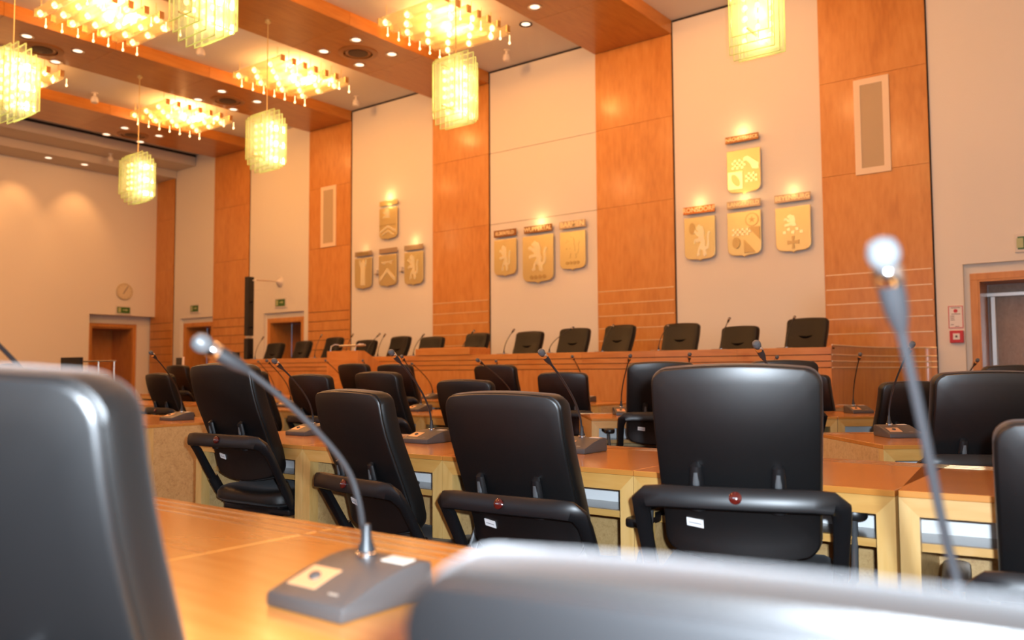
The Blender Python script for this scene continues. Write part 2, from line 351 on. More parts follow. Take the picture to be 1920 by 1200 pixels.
G().box(-7.70, -6.86, DY+.02, DY+.36, DT+.086, DT+.095).build('top_board', cherry_x, cs, bevel=.002)
lt = thing('lectern', 'wooden speaker lectern with sloped side and chrome reading lamp before the dais', 'lectern', (-8.55, 7.45, 0))
prof = [(0, 0), (.46, 0), (.46, 1.16), (.12, 1.345), (0, 1.345)]
for s in (-.30, .272): G().prism(prof, s, s+.028, lambda a, b, c: (c, a, b)).build('side_cheek', cherry_v, lt, bevel=.002)
G().box(-.272, .272, 0, .025, .05, 1.345).build('front_board', cherry_x, lt, bevel=.002)
G().hexa([(-.272, .10, 1.30), (.272, .10, 1.30), (.272, .44, 1.12), (-.272, .44, 1.12), (-.272, .10, 1.325), (.272, .10, 1.325), (.272, .44, 1.145), (-.272, .44, 1.145)]).build('reading_top', top_m, lt)
lamp = G()
for s in (-.26, .22):
    lamp.tube([(s, .03, 1.30), (s, .03, 1.36), (s, .04, 1.41), (s+.02, .08, 1.435), (s+.05, .12, 1.43), (s+.06, .14, 1.41)], .009, 8)
lamp.build('lamp_arm', chrome, lt, smooth=True)
G().tube([(-.21, .14, 1.415), (.29, .14, 1.415)], .014, 10).build('lamp_tube', steel, lt, smooth=True)

# ------------------------------------------------------------------ wall shields
LION = [(-.12,.50),(-.02,.42),(.06,.44),(.10,.34),(.14,.24),(.10,.12),(.16,.02),(.18,-.08),(.15,-.18),(.24,-.20),(.30,-.08),(.26,.06),(.30,.20),(.38,.28),(.46,.22),(.40,.16),(.36,.06),(.40,-.08),(.34,-.26),(.22,-.30),(.20,-.36),(.26,-.44),(.16,-.50),(.06,-.46),(.08,-.36),(.02,-.28),(-.06,-.26),(-.12,-.34),(-.10,-.44),(-.22,-.48),(-.30,-.42),(-.22,-.38),(-.20,-.26),(-.10,-.14),(-.04,-.06),(-.10,-.02),(-.20,-.06),(-.32,-.02),(-.38,-.10),(-.42,.0),(-.34,.06),(-.20,.06),(-.14,.12),(-.24,.14),(-.34,.24),(-.42,.20),(-.44,.30),(-.34,.34),(-.22,.26),(-.16,.28),(-.26,.34),(-.28,.40),(-.20,.44)]
FOX = [(-.5,.05),(-.42,.18),(-.34,.12),(-.1,.14),(.15,.12),(.3,.2),(.5,.22),(.36,.08),(.28,.0),(.34,-.18),(.26,-.2),(.16,-.02),(-.1,.0),(-.2,-.2),(-.28,-.2),(-.24,.0),(-.34,-.12),(-.42,-.14),(-.36,.02)]
CHEV = [(-.5,-.30),(0,.22),(.5,-.30),(.5,-.08),(0,.46),(-.5,-.08)]
TOWER = [(-.16,-.5),(.16,-.5),(.14,.2),(.22,.24),(.26,.5),(.16,.5),(.15,.40),(.06,.40),(.05,.5),(-.05,.5),(-.06,.40),(-.15,.40),(-.16,.5),(-.26,.5),(-.22,.24),(-.14,.2)]
CROSS = [(-.12,-.5),(.12,-.5),(.07,-.09),(.5,-.16),(.5,.16),(.07,.09),(.12,.5),(-.12,.5),(-.07,.09),(-.5,.16),(-.5,-.16),(-.07,-.09)]
STAR = [(math.sin(k*PI/5)*(.5 if k % 2 == 0 else .2), math.cos(k*PI/5)*(.5 if k % 2 == 0 else .2)) for k in range(10)]
def oval(rx, ry, n=20): return [(rx*math.cos(2*PI*k/n), ry*math.sin(2*PI*k/n)) for k in range(n)]
def shield_poly(w, h):
    q = [(.5, .5), (.5, -.29), (.492, -.345), (.465, -.39), (.42, -.425), (.36, -.446), (.25, -.456), (.12, -.462), (.05, -.472), (.018, -.488)]
    return [(-.5*w, .5*h)]+[(a*w, b*h) for a, b in q]+[(0, -.5*h)]+[(-a*w, b*h) for a, b in reversed(q[1:])]
def shield(cx, ztop, zbot, w, label, reliefs):
    h = ztop-zbot; zc = (ztop+zbot)/2
    t = thing('heraldic_shield', label, 'shield', (cx, WY, zc), 0, 'gold shields on the front wall')
    to = lambda a, b, c: (a, -c, b)
    G().prism(shield_poly(w, h), .03, .052, to).build('shield_plate', brass, t, bevel=.006)
    g = G(); g.box(-.03, .03, -.03, 0, -.05, .05); g.build('wall_mount', brass_lo, t)
    for ri, (nm, poly, sx, sz, ox, oz, m) in enumerate(reliefs):
        g = G()
        for pl, ax_, az_ in (poly if isinstance(poly[0][0], (list, tuple)) and isinstance(poly[0][0][0], (list, tuple)) else [(poly, 0, 0)]):
            g.prism([(ox+ax_+a*sx, oz+az_+b*sz) for a, b in pl], .0525, .057+.0016*ri, to)
        g.build(nm, m, t)
    return t
def plate(cx, z, w, body, label, m, lm=None, h=.085):
    t = thing('name_plate', label, 'name plate', (cx, WY, z), 0, 'name plates above the shields')
    G().box(-w/2, w/2, -.055, -.038, -h/2, h/2).build('plate_face', m, t, bevel=.003)
    G().box(-w/2+.06, w/2-.06, -.038, 0, -.02, .02).build('wall_mount', brass_lo, t)
    if body:
        o = link('lettering', text_mesh(body, min(h*1.0, w*1.56/len(body)), .002, letter_m), t, (0, -.056, 0)); o.rotation_euler = (R(90), 0, 0)
    return t
def plate_bounce(cx, z, p):
    light('added_plate_bounce_light', 'POINT', (cx, WY-.10, z+.02), p*.8, (1, .66, .26), .03)  # added point light, stands in for ceiling light bounced off the plate
SQ = [(-.5, -.5), (.5, -.5), (.5, .5), (-.5, .5)]
def checks(nx, nz, s, skip=lambda i, j: (i+j) % 2): return [([(a*s, b*s) for a, b in SQ], (i-(nx-1)/2)*s, (j-(nz-1)/2)*s) for i in range(nx) for j in range(nz) if not skip(i, j)]
# right panel
plate(-4.06, 3.93, .43, 'NÄCHSTEBRECK', 'topmost brass name plate of the right shield group, above the chequered shield', bronze, brass_hi); plate_bounce(-4.06, 4.0, 1.4)
shield(-4.045, 3.79, 3.23, .43, 'topmost gold shield of the right group, quartered with chequers and a leaf', [
    ('check_relief', checks(6, 4, .03), 1, 1, -.06, .10, brass_hi), ('check_relief', checks(5, 4, .03), 1, 1, .10, -.08, brass_hi),
    ('quarter_relief', SQ, .19, .22, -.105, -.10, brass_hi), ('leaf_relief', [(a*.7-b*.5, a*.5+b*.8) for a, b in oval(.05, .09)], 1, 1, -.10, -.10, brass),
    ('horn_relief', [(-.5, .4), (-.2, .5), (.5, -.1), (.5, -.5), (.1, -.45), (-.1, 0)], .2, .18, .10, .10, brass_hi)])
for cx, body, lab, m in ((-4.65, 'RONSDORF', 'orange-lit name plate reading RONSDORF over the left shield of the right group', orange_reflection_brass), (-4.055, 'LANGERFELD', 'name plate reading LANGERFELD over the middle shield of the right group', taupe), (-3.45, 'BEYENBURG', 'name plate over the right shield of the right group, under a patch of light', taupe)):
    plate(cx, 3.11, .43, body, lab, m, brass_hi, .095); plate_bounce(cx, 3.18, .9)
shield(-4.645, 3.015, 2.45, .42, 'gold shield with lion and small oval beehive, left in the right group', [('lion_relief', LION, .26, .42, .03, -.02, brass_hi), ('beehive_relief', oval(.04, .075), 1, 1, -.10, .14, brass_lo)])
shield(-4.055, 3.015, 2.45, .43, 'gold shield with star in a ring and triangles, middle of the right group', [
    ('ring_relief', oval(.085, .085), 1, 1, .105, .17, brass_lo), ('ring_relief', oval(.073, .073), 1, 1.001, .105, .17, brass), ('star_relief', STAR, .09, .09, .105, .17, brass_lo),
    ('check_relief', checks(8, 3, .03), 1, 1, -.03, .03, brass_hi), ('triangle_relief', [(-.5, -.5), (.5, -.5), (-.5, .5)], .14, .16, .07, -.15, brass_lo), ('triangle_relief', [(-.5, .5), (.5, .5), (.5, -.5)], .14, .16, .13, .0, brass_lo), ('leaf_relief', oval(.05, .07), 1, 1, -.10, -.10, brass_lo)])
shield(-3.45, 3.0, 2.45, .42, 'gold shield with small squares and a cross, right in the right group', [
    ('lion_relief', LION[:8]+LION[34:], .24, .26, 0, .06, brass_hi), ('square_relief', [([(a*.036, b*.036) for a, b in SQ], i*.05-.10, .035*(i % 2)) for i in range(5)], 1, 1, 0, -.03, brass_hi), ('cross_relief', CROSS, .14, .15, 0, -.15, brass_lo)])
# middle panel
for cx, w_, body, lab, m in ((-7.79, .42, 'ELBERFELD', 'dark bronze name plate reading ELBERFELD in the middle group', bronze), (-7.18, .50, 'WUPPERTAL', 'widest name plate, reading WUPPERTAL, centre of the middle group', bronze), (-6.58, .44, 'BARMEN', 'name plate reading BARMEN, right in the middle group', taupe)):
    plate(cx, 3.135, w_, body, lab, m, brass_hi, .105)
plate_bounce(-7.15, 3.215, 1.6)
shield(-7.79, 3.04, 2.48, .42, 'gold shield with lion, left of the middle group of three', [('lion_relief', LION, .24, .40, 0, .0, brass_hi)])
shield(-7.185, 3.04, 2.335, .55, 'largest gold shield, a lion over a row of discs, centre of the middle group', [('lion_relief', LION, .38, .46, 0, .05, brass_hi), ('disc_relief', [(oval(.032, .028), i*.075-.11, 0) for i in range(4)], 1, 1, 0, -.255, brass_lo)])
shield(-6.58, 3.035, 2.48, .43, 'gold shield with a faint lion over a row of rings, right of the middle group', [('lion_relief', LION, .28, .32, 0, .05, brass), ('disc_relief', [(oval(.026, .024), i*.06-.09, 0) for i in range(4)], 1, 1, 0, -.17, brass_lo)])
# left panel
for cx, z, lab, m in ((-10.28, 3.91, 'brass name plate at the top of the left shield group, light on the wall above', brass), (-10.89, 3.10, 'name plate with a dark inset over the tower shield', taupe), (-10.285, 3.10, 'plain name plate over the shield with running animal', taupe), (-9.69, 3.10, 'plain name plate over the right lion shield of the left group', taupe)):
    t = plate(cx, z, .42, '', lab, m)
    if cx == -10.89: G().box(-.14, .14, -.057, -.0552, -.024, .024).build('dark_inset', brass_lo, t)
plate_bounce(-10.28, 3.99, 1.6); plate_bounce(-10.28, 3.842, .8); plate_bounce(-9.69, 3.18, .8); plate_bounce(-10.89, 3.17, .3)
shield(-10.285, 3.825, 3.28, .42, 'topmost gold shield of the left group, lion over two chevrons', [('lion_relief', LION[:8]+LION[34:], .28, .28, 0, .12, brass_hi), ('field_relief', [(-.5, -.5), (.5, -.5), (.5, .5), (-.5, .5)], .41, .004, 0, -.02, brass_lo), ('chevron_relief', CHEV, .36, .17, 0, -.10, brass_hi), ('chevron_relief', CHEV, .26, .12, 0, -.16, brass_hi)])
shield(-10.895, 3.025, 2.48, .42, 'gold shield with a tall tower, leftmost of all the shields', [('tower_relief', TOWER, .34, .44, 0, .02, brass_hi)])
shield(-10.295, 3.03, 2.485, .42, 'gold shield with running animal above a chevron, left group', [('animal_relief', FOX, .32, .16, 0, .14, brass_hi), ('chevron_relief', CHEV, .36, .30, 0, -.09, brass_hi)])
shield(-9.69, 3.025, 2.47, .42, 'gold shield with bright lion, right in the left group of four', [('lion_relief', LION, .28, .42, -.01, .03, brass_hi)])
for x, lab in ((-10.585, 'small pale wall box between the tower shield and the animal shield'), (-9.99, 'small pale wall box between the animal shield and the lion shield')):
    t = thing('wall_box', lab, 'wall box', (x, WY, 2.76)); G().box(-.022, .022, -.05, 0, -.03, .05).build('box_body', white_plastic, t, bevel=.004); G().box(-.028, .028, -.06, -.0, -.042, -.031).build('box_foot', brass_lo, t)

# ------------------------------------------------------------------ wall fittings
for x0, x1, z0, z1, lab in ((-12.03, -11.62, 3.31, 4.41, 'tall flush loudspeaker grille in the wooden column beside the left shield group'), (-2.72, -2.34, 3.27, 4.365, 'tall flush loudspeaker grille in the rightmost wooden column')):
    t = thing('loudspeaker_grille', lab, 'loudspeaker', (x0, WY-.03, z0))
    w_, h_ = x1-x0, z1-z0; g = G(); b = .07
    g.box(0, w_, -.012, 0, 0, b); g.box(0, w_, -.012, 0, h_-b, h_); g.box(0, b, -.012, 0, b, h_-b); g.box(w_-b, w_, -.012, 0, b, h_-b); g.build('grille_frame', grille_f, t)
    G().box(b, w_-b, -.006, 0, b, h_-b).build('grille_cloth', grille_m, t)
def exit_sign(loc, rz, lab, w_=.28, h_=.13):
    t = thing('exit_sign', lab, 'exit sign', loc, rz, 'green exit signs')
    G().box(-w_/2-.03, w_/2+.03, -.02, 0, -h_/2-.03, h_/2+.03).build('sign_housing', white_plastic, t, bevel=.004)
    G().box(-w_/2, w_/2, -.026, -.0205, -h_/2, h_/2).build('sign_face', green_m, t)
    to = lambda a, b, c: (a, -c, b); g = G()
    g.prism([(-.12, -.05), (-.06, -.05), (-.06, .05), (-.12, .05)], .0262, .028, to)
    g.prism([(-.02, -.005), (.05, -.005), (.05, -.025), (.10, .006), (.05, .035), (.05, .015), (-.02, .015)], .0262, .028, to)
    g.build('pictogram', sign_white, t)
exit_sign((-13.2, WY, 2.38), 0, 'green exit sign above the door near the black speaker column'); exit_sign((-16.07, WY, 2.41), 0, 'green exit sign above the narrow door in the far corner bay')
exit_sign((-1.05, WY, 2.345), 0, 'green exit sign cut by the right edge above the right door', .22); exit_sign((WX, 9.25, 2.41), R(-270)+PI*0, 'green exit sign under the round wall clock')
ck = thing('wall_clock', 'round pale wall clock on the end wall above an exit sign', 'clock', (WX, 9.26, 2.81))
G().lathe([(.17, 0), (.178, .015), (.178, .035), (.165, .042), (.155, .036)], 32, (0, 0, 0), (1, 0, 0)).build('clock_case', glassy, ck, smooth=True)
G().lathe([(.154, .0365), (.154, .038)], 32, (0, 0, 0), (1, 0, 0)).build('clock_face', mat('clock_dial', (.72, .62, .42), .4), ck)
for nm, ang, ln in (('minute_hand', R(32), .125), ('hour_hand', R(212), .06)):
    g = G(); d = Vector((0, math.sin(ang), math.cos(ang))); n_ = Vector((0, math.cos(ang), -math.sin(ang)))*.006
    p = [d*ln+n_, d*ln-n_, -d*.02-n_, -d*.02+n_]; g.hexa([(.039, q.y, q.z) for q in p]+[(.042, q.y, q.z) for q in p]); g.build(nm, ink, ck)
for k in range(12):
    a = k*PI/6; G().box(.0385, .0395, math.sin(a)*.135-.005, math.sin(a)*.135+.005, math.cos(a)*.135-.005, math.cos(a)*.135+.005).build('hour_mark', ink, ck)
ps = thing('evacuation_notice', 'white notice with red border and small print beside the right door', 'notice', (-1.757, WY, 1.615))
G().box(-.07, .07, -.006, 0, -.118, .118).build('notice_sheet', paper, ps)
g = G(); g.box(-.07, .07, -.0085, -.0062, .111, .118); g.box(-.07, .07, -.0085, -.0062, -.118, -.111); g.box(-.07, -.063, -.0085, -.0062, -.111, .111); g.box(.063, .07, -.0085, -.0062, -.111, .111); g.build('red_border', red_m, ps)
g = G()
for z, a, b in ((.098, -.045, .045), (.032, -.04, .045), (.01, -.05, -.012), (-.01, -.05, -.015), (-.03, -.05, -.012), (-.08, -.05, -.02), (-.10, -.01, .03)): g.box(a, b, -.0078, -.0062, z-.003, z+.003)
g.build('print_lines', ink, ps)
to = lambda a, b, c: (a, -c, b)
G().prism(oval(.02, .02, 14), .0062, .008, to).build('red_symbol', red_m, ps); ps.children[-1].location = (0, 0, .065)
fa = thing('fire_alarm_box', 'red square fire alarm call point below the notice', 'fire alarm', (-1.75, WY, 1.405))
G().box(-.065, .065, -.045, 0, -.065, .065).build('alarm_case', red_m, fa, bevel=.006)
G().box(-.032, .032, -.049, -.0455, -.03, .034).build('alarm_plate', paper, fa); G().lathe([(.012, 0), (.011, .006)], 14, (0, -.049, .002), (0, -1, 0)).build('alarm_button', ink, fa, smooth=True)
sp = thing('loudspeaker_tower', 'tall slim black loudspeaker column with a thin arm to the wall', 'loudspeaker', (-12.0, 8.45, 1.232))
G().lathe([(.13, 0), (.13, .012), (.03, .02)], 24, (.10, .02, 0)).build('stand_base', plastic, sp, smooth=True)
G().box(-.05, .05, -.06, .06, .012, .40).build('lower_cabinet', plastic, sp, bevel=.008)
G().box(-.05, .05, -.06, .06, .44, 1.42).build('upper_cabinet', plastic, sp, bevel=.008)
G().box(-.03, .03, -.04, .04, .401, .44).build('cabinet_joint', steel, sp)
for z in (.12, .58, 1.0): G().tube([(.05, 0, z), (.085, 0, z), (.11, 0, z-.005)], .012, 8).build('clamp_knob', plastic, sp, smooth=True)
wbk = thing('wall_bracket', 'thin pale wall arm with round rose beside the black speaker column', 'bracket', (-12.0, 8.45, 1.232))
wa = Vector((-13.24, WY, 2.78))-Vector((-12.0, 8.45, 1.232))
G().tube([(.05, .03, 1.36), (.09, .06, 1.37), tuple(wa+Vector((0, -.12, 0))), tuple(wa)], .011, 8).build('arm_rod', white_plastic, wbk, smooth=True)
G().lathe([(.10, 0), (.10, .012), (.05, .05), (.02, .09)], 24, tuple(wa), (0, -1, 0)).build('wall_rose', white_plastic, wbk, smooth=True)
dv = thing('desk_device', 'small black device with two upright blocks on the left end of the dais', 'device', (-12.28, 8.4, 1.232))
G().box(-.11, .11, -.06, .06, 0, .035).build('device_base', plastic, dv, bevel=.005)
for x in (-.045, .045): G().box(x-.026, x+.026, -.03, .03, .036, .17).build('upright_block', plastic, dv, bevel=.006)
rl = thing('stair_rail', 'short pale metal handrail in front of the far left door', 'handrail', (-9.0, 4.45, 0))
G().tube([(-.28, 0, 1.20), (.14, .14, 1.20)], .009, 8).build('top_rail', steel, rl, smooth=True)
for x, y in ((-.08, .066), (.12, .133)): G().tube([(x, y, 0), (x, y, 1.20)], .009, 8).build('rail_post', steel, rl, smooth=True)

# ------------------------------------------------------------------ lights in the ceiling
BN = {-8.70: 'third', -11.81: 'fourth', -14.8: 'fifth', -5.6: 'second'}
def downlight(x, y, z, lab, rm=steel, cat='downlight', group='beam downlights'):
    t = thing('downlight', lab, cat, (x, y, z), 0, group)
    G().lathe([(.062, .0), (.075, -.003), (.088, -.008), (.088, -.001)], 20).build('trim_ring', rm, t, smooth=True)
    G().lathe([(.06, -.002), (.03, -.006)], 18).build('lamp_face', down_m, t)
def vent(x, y, lab):
    t = thing('ceiling_vent', lab, 'vent', (x, y, SOF), 0, 'round beam vents')
    G().lathe([(.27, -.001), (.27, -.008), (.23, -.016), (.20, -.016), (.20, -.001)], 36).build('outer_ring', vent_m, t, smooth=True)
    G().lathe([(.185, -.001), (.17, -.014), (.14, -.004)], 30).build('inner_ring', vent_m, t, smooth=True)
    G().lathe([(.135, -.001), (.135, -.012), (.05, -.018)], 24).build('vent_cone', vent_d, t, smooth=True)
for bx, by, where in ((-5.6, 7.86, 'wide beam above the right of the middle panel'), (-8.74, 7.87, 'beam between the two larger grid lamps'), (-11.97, 7.97, 'beam left of the middle grid lamp'), (-12.03, 5.10, 'beam near the upper left corner'), (-15.1, 8.05, 'beam nearest the end wall')):
    nm = {-5.6: 'second', -8.74: 'third', -11.97: 'fourth', -12.03: 'fourth', -15.1: 'fifth'}[bx]
    vent(bx, by, 'round vent in the %s' % where)
    for dx, dy, p in ((.33, -.33, 'upper'), (-.33, -.33, 'left'), (.33, .33, 'right'), (-.33, .33, 'lower')):
        downlight(bx+dx, by+dy, SOF, '%s downlight of four around the %s' % (p, where))
downlight(-6.58, 8.88, CEIL, 'black-rimmed round ceiling spot above the middle shield panel', plastic, 'ceiling spot', 'ceiling spots')
for y, lab in ((6.35, 'first small downlight from the left under the pale bulkhead'), (7.45, 'middle small downlight under the pale bulkhead'), (8.15, 'right small downlight under the pale bulkhead, over the end wall')):
    downlight(-17.15, y, 5.28, lab, white_plastic, 'downlight', 'bulkhead downlights')
for x, y, lab in ((-10.58, 6.6, 'white detector dome on the ceiling above the left hanging lamps'), (-13.81, 6.7, 'white detector dome on the ceiling left of the rod lamp'), (-10.59, 9.5, 'white detector dome on the ceiling over the left shields'), (-7.35, 9.45, 'white detector dome on the ceiling over the middle shields')):
    t = thing('smoke_detector', lab, 'detector', (x, y, CEIL), 0, 'ceiling detectors')
    G().lathe([(.02, 0), (.02, -.06), (.045, -.07), (.062, -.12), (.055, -.16), (.02, -.175)], 18).build('detector_dome', white_plastic, t, smooth=True); G().lathe([(.05, -.001), (.05, -.012)], 18).build('ceiling_plate', white_plastic, t)
t = thing('smoke_detector', 'white detector dome under the stepped bulkhead by the end wall', 'detector', (-16.5, 8.35, 5.44), 0, 'ceiling detectors')
G().lathe([(.02, 0), (.02, -.06), (.045, -.07), (.062, -.12), (.055, -.16), (.02, -.175)], 18).build('detector_dome', white_plastic, t, smooth=True); G().lathe([(.05, -.001), (.05, -.012)], 18).build('ceiling_plate', white_plastic, t)
# grid lamps: seven glass channels side by side, bulbs hung between
def grid_lamp(x, y, label):
    t = thing('grid_ceiling_lamp', label, 'ceiling lamp', (x, y, 5.47), 0, 'glass grid ceiling lamps'); return t
gl = grid_lamp(*GRID_XY[0], 'glass grid ceiling lamp at top centre over the middle shields')
bulb_me = G().lathe([(.008, .045), (.018, .036), (.031, .012), (.031, -.010), (.018, -.03), (.006, -.036)], 12).mesh('bulb', bulb_m, smooth=True)
drop_me = G().lathe([(.004, .10), (.004, .02), (.013, .005), (.013, -.012), (.005, -.02)], 8).mesh('drop_light', tiny_bulb, smooth=True)
chan_me = G().box(-.57, .57, -.030, -.026, -.06, .06).box(-.57, .57, .026, .030, -.06, .06).box(-.57, .57, -.026, .026, .056, .06).mesh('glass_channel', channel_glass)
cap_me = G().box(-.012, .012, -.032, .032, -.03, .062).mesh('end_cap', brass, .003)
rod_me = G().tube([(0, 0, .06), (0, 0, .205)], .004, 6).mesh('hanging_rod', brass)
for k in range(7):
    yy = (k-3)*.195
    ch = link('glass_channel', chan_me, gl, (0, yy, 0))
    for sx in (-.575, .575): link('end_cap', cap_me, ch, (sx, 0, 0))
    for sx in (-.45, .45): link('hanging_rod', rod_me, ch, (sx, 0, 0))
    for j in range(3):
        link('bulb', bulb_me, gl, ((j-1)*.38+(.09 if k % 2 else -.09), yy, -.015))
    for sx in (-.52, .53): link('drop_light', drop_me, gl, (sx, yy+.09, -.13))
remember(gl)
for (x, y), lab in zip(GRID_XY[1:], ('glass grid ceiling lamp left of centre, over the left shields', 'smallest glass grid ceiling lamp, farthest left near the wall', 'large glass grid ceiling lamp at the top left', 'glass grid ceiling lamp cut off at the left edge')):
    dup(gl, lab, None, (x, y, 5.47))
# pendants: stacked upright glass plates with strings of bulbs
pd = thing('glass_pendant', 'hanging glass plate lamp in front of the middle wooden column', 'pendant lamp', (-5.68, 6.45, 3.95), 0, 'glass plate pendants')
SPEC = [(-.21, .30, .50, .02), (-.15, .35, .60, .0), (-.09, .37, .69, -.015), (-.03, .38, .75, .0), (.03, .38, .74, .02), (.09, .36, .68, .01), (.15, .33, .60, .0), (.21, .28, .50, -.02)]
for yy, ww, hh, ox in SPEC:
    gp = G().box(-ww/2+ox, ww/2+ox, yy-.004, yy+.004, -hh/2, hh/2).build('glass_plate', plate_glass, pd)
    g = G(); e = .005
    for x in (-ww/2+ox, ww/2+ox): g.box(x-e/2, x+e/2, yy-.005, yy+.005, -hh/2, hh/2)
    for z in (-hh/2, hh/2): g.box(-ww/2+ox, ww/2+ox, yy-.005, yy+.005, z-e/2, z+e/2)
    g.build('polished_edge', edge_glass, gp)
sb = G().lathe([(.006, .022), (.018, .012), (.020, -.006), (.008, -.022)], 10).mesh('bulb', bulb_m, smooth=True)
for yy, xs_, n in ((-.12, (-.05, .05), 5), (0, (-.11, 0, .11), 6), (.12, (-.05, .05), 5)):
    for x in xs_:
        for j in range(n): link('bulb', sb, pd, (x, yy, (j-(n-1)/2)*.088))
        G().tube([(x, yy+.012, -.26), (x, yy+.012, .26)], .004, 6).build('bulb_string', brass, pd)
G().tube([(0, 0, .26), (0, 0, SOF-3.95)], .006, 8).build('hanging_rod', brass, pd); G().lathe([(.035, SOF-3.95), (.035, SOF-3.98), (.012, SOF-4.0)], 16).build('ceiling_rose', brass, pd)
g = G(); g.box(-.008, .008, -.21, .21, .20, .212); g.box(-.008, .008, -.21, .21, -.212, -.20); g.build('plate_carrier', brass, pd)
remember(pd)
PEND = [((-5.68, 6.45), None), ((-8.80, 6.42), 'hanging glass plate lamp in front of the far wooden columns, left of centre'), ((-11.97, 6.47), 'smallest hanging glass plate lamp, in front of the end wall'), ((-2.5, 6.5), 'hanging glass plate lamp cut by the top edge at the right'), ((-5.70, 3.58), 'hanging glass plate lamp cut by the top edge near the upper left'), ((-8.98, 3.54), 'hanging glass plate lamp cut by the left edge')]
for (x, y), lab in PEND:
    if lab: dup(pd, lab, None, (x, y, 3.95))
    for dz in (-.2, .0, .2): light('pendant_light', 'POINT', (x, y+.06, 3.95+dz), PENDANT_W/3, (1, .78, .48), .04)

# ------------------------------------------------------------------ office chair
HB = .50
def spine(v):      # centre line of the back: v in metres along it
    s = v/HB; y = -.19; K = ((-.3, .02), (0, -.02), (.25, -.22), (.6, -.22), (1, -.05), (1.3, -.05))
    for (s0, a), (s1, b) in zip(K, K[1:]):        # integrate a piecewise linear slope: upright foot, leaning middle, upright crown
        if s0 < 0: continue
        e = min(s, s1)
        if e > s0: y += (e-s0)*(a+(a+(b-a)*(e-s0)/(s1-s0)))/2
    return Vector((0, y, .56+.50*s))
def rrect(hw, hh, r, n=5):
    p = []
    for cx, cz, a0 in ((hw-r, hh-r, 0), (-hw+r, hh-r, 90), (-hw+r, -hh+r, 180), (hw-r, -hh+r, 270)):
        for k in range(n+1):
            a = R(a0+90*k/n); p.append((cx+r*math.cos(a), cz+r*math.sin(a)))
    return p
def dens(p, m=4):
    q = []
    for i, a in enumerate(p):
        b = p[(i+1) % len(p)]; L_ = math.hypot(b[0]-a[0], b[1]-a[1]); k = max(1, int(L_/.05))
        for j in range(k): q.append((a[0]+(b[0]-a[0])*j/k, a[1]+(b[1]-a[1])*j/k))
    return q
def back_pt(x, zz, d, hw):
    u = x/hw; v = zz+HB/2; s = v/HB
    x = x*(.955+.045*min(1, s*1.3))
    v += .016*(1-u*u)*s - .032*(1-u*u)*max(0, 1-s*2.2)
    c = spine(v); t = (spine(v+.01)-spine(v-.01)).normalized(); n = Vector((0, t.z, -t.y))
    bend = .030*u*u
    return Vector((x, c.y, c.z)) + n*(d+bend)
def slab(rings, hw, hh, r):
    base = dens(rrect(hw, hh, r)); g = G(); n = len(base); vs = []; fs = []
    for ins, d, sc in rings:
        kx, kz = (hw-ins)/hw*sc, (hh-ins)/hh*sc
        vs += [back_pt(a*kx, b*kz, d, hw) for a, b in base]
    for j in range(len(rings)-1):
        fs += [(j*n+i, j*n+(i+1) % n, (j+1)*n+(i+1) % n, (j+1)*n+i) for i in range(n)]
    fs += [tuple(range(n-1, -1, -1)), tuple((len(rings)-1)*n+i for i in range(n))]
    return g.add(vs, fs)
HW = .22
cush = slab([(.03, -.03, .05), (.03, -.03, .5), (.03, -.03, .85), (.012, -.03, 1), (.002, -.024, 1), (0, -.012, 1), (0, .018, 1), (.006, .034, 1), (.02, .044, 1), (.05, .050, 1), (.05, .053, .8), (.05, .054, .6), (.05, .055, .4), (.05, .055, .2), (.05, .055, .03)], HW, HB/2, .040)
# head-rest crease in the front of the cushion
cv = []
for x, y, z in cush.v:
    cv.append((x, y, z))
cush.v = cv
cush_me = cush.mesh('backrest', leather, smooth=True)
shell_me = slab([(.006, -.026, 1), (.004, -.033, 1), (.006, -.0365, 1), (.010, -.0375, 1), (.010, -.0375, .85), (.010, -.0375, .6), (.010, -.0375, .4), (.010, -.0375, .2), (.010, -.0375, .03)], HW, HB/2, .036).mesh('back_shell', shell_m, smooth=True)
g = G()                                                   # head-rest fold on the front
fold = []
for k in range(13):
    u = -1+k/6; p = back_pt(u*.075, .045-.018*(1-u*u), .054, HW); fold.append(p)
g.tube(fold, [(.003+.011*(1-abs(-1+k/6)**2)) for k in range(13)], 8); fold_me = g.mesh('headrest_fold', mat('crease_shade', (.002, .002, .002), .8, spec=.1), smooth=True)  # near-black colour stands in for the shade in the fold
# seat
g = G(); base = dens(rrect(.245, .245, .09)); n = len(base); vs = []; fs = []
def seat_z(a, b, d): return .455 + d - (.035*max(0, (b-.13)/.115)**2 if b > .13 else 0) - .012*(1-(a/.245)**2)*(1 if d > 0 else 0)
rg = [(.05, -.035, .05), (.05, -.035, .6), (.02, -.035, 1), (0, -.02, 1), (0, .015, 1), (.01, .032, 1), (.03, .042, 1), (.03, .046, .8), (.03, .046, .55), (.03, .046, .3), (.03, .046, .03)]
for ins, d, sc in rg:
    k = (.245-ins)/.245*sc; vs += [(a*k, b*k+.03, seat_z(a*k, b*k+.03, d)) for a, b in base]
for j in range(len(rg)-1): fs += [(j*n+i, j*n+(i+1) % n, (j+1)*n+(i+1) % n, (j+1)*n+i) for i in range(n)]
fs += [tuple(range(n-1, -1, -1)), tuple((len(rg)-1)*n+i for i in range(n))]
seat_me = g.add(vs, fs).mesh('seat', leather, smooth=True)
pan_me = G().box(-.20, .20, -.17, .20, .405, .424).mesh('seat_pan', plastic, .008)
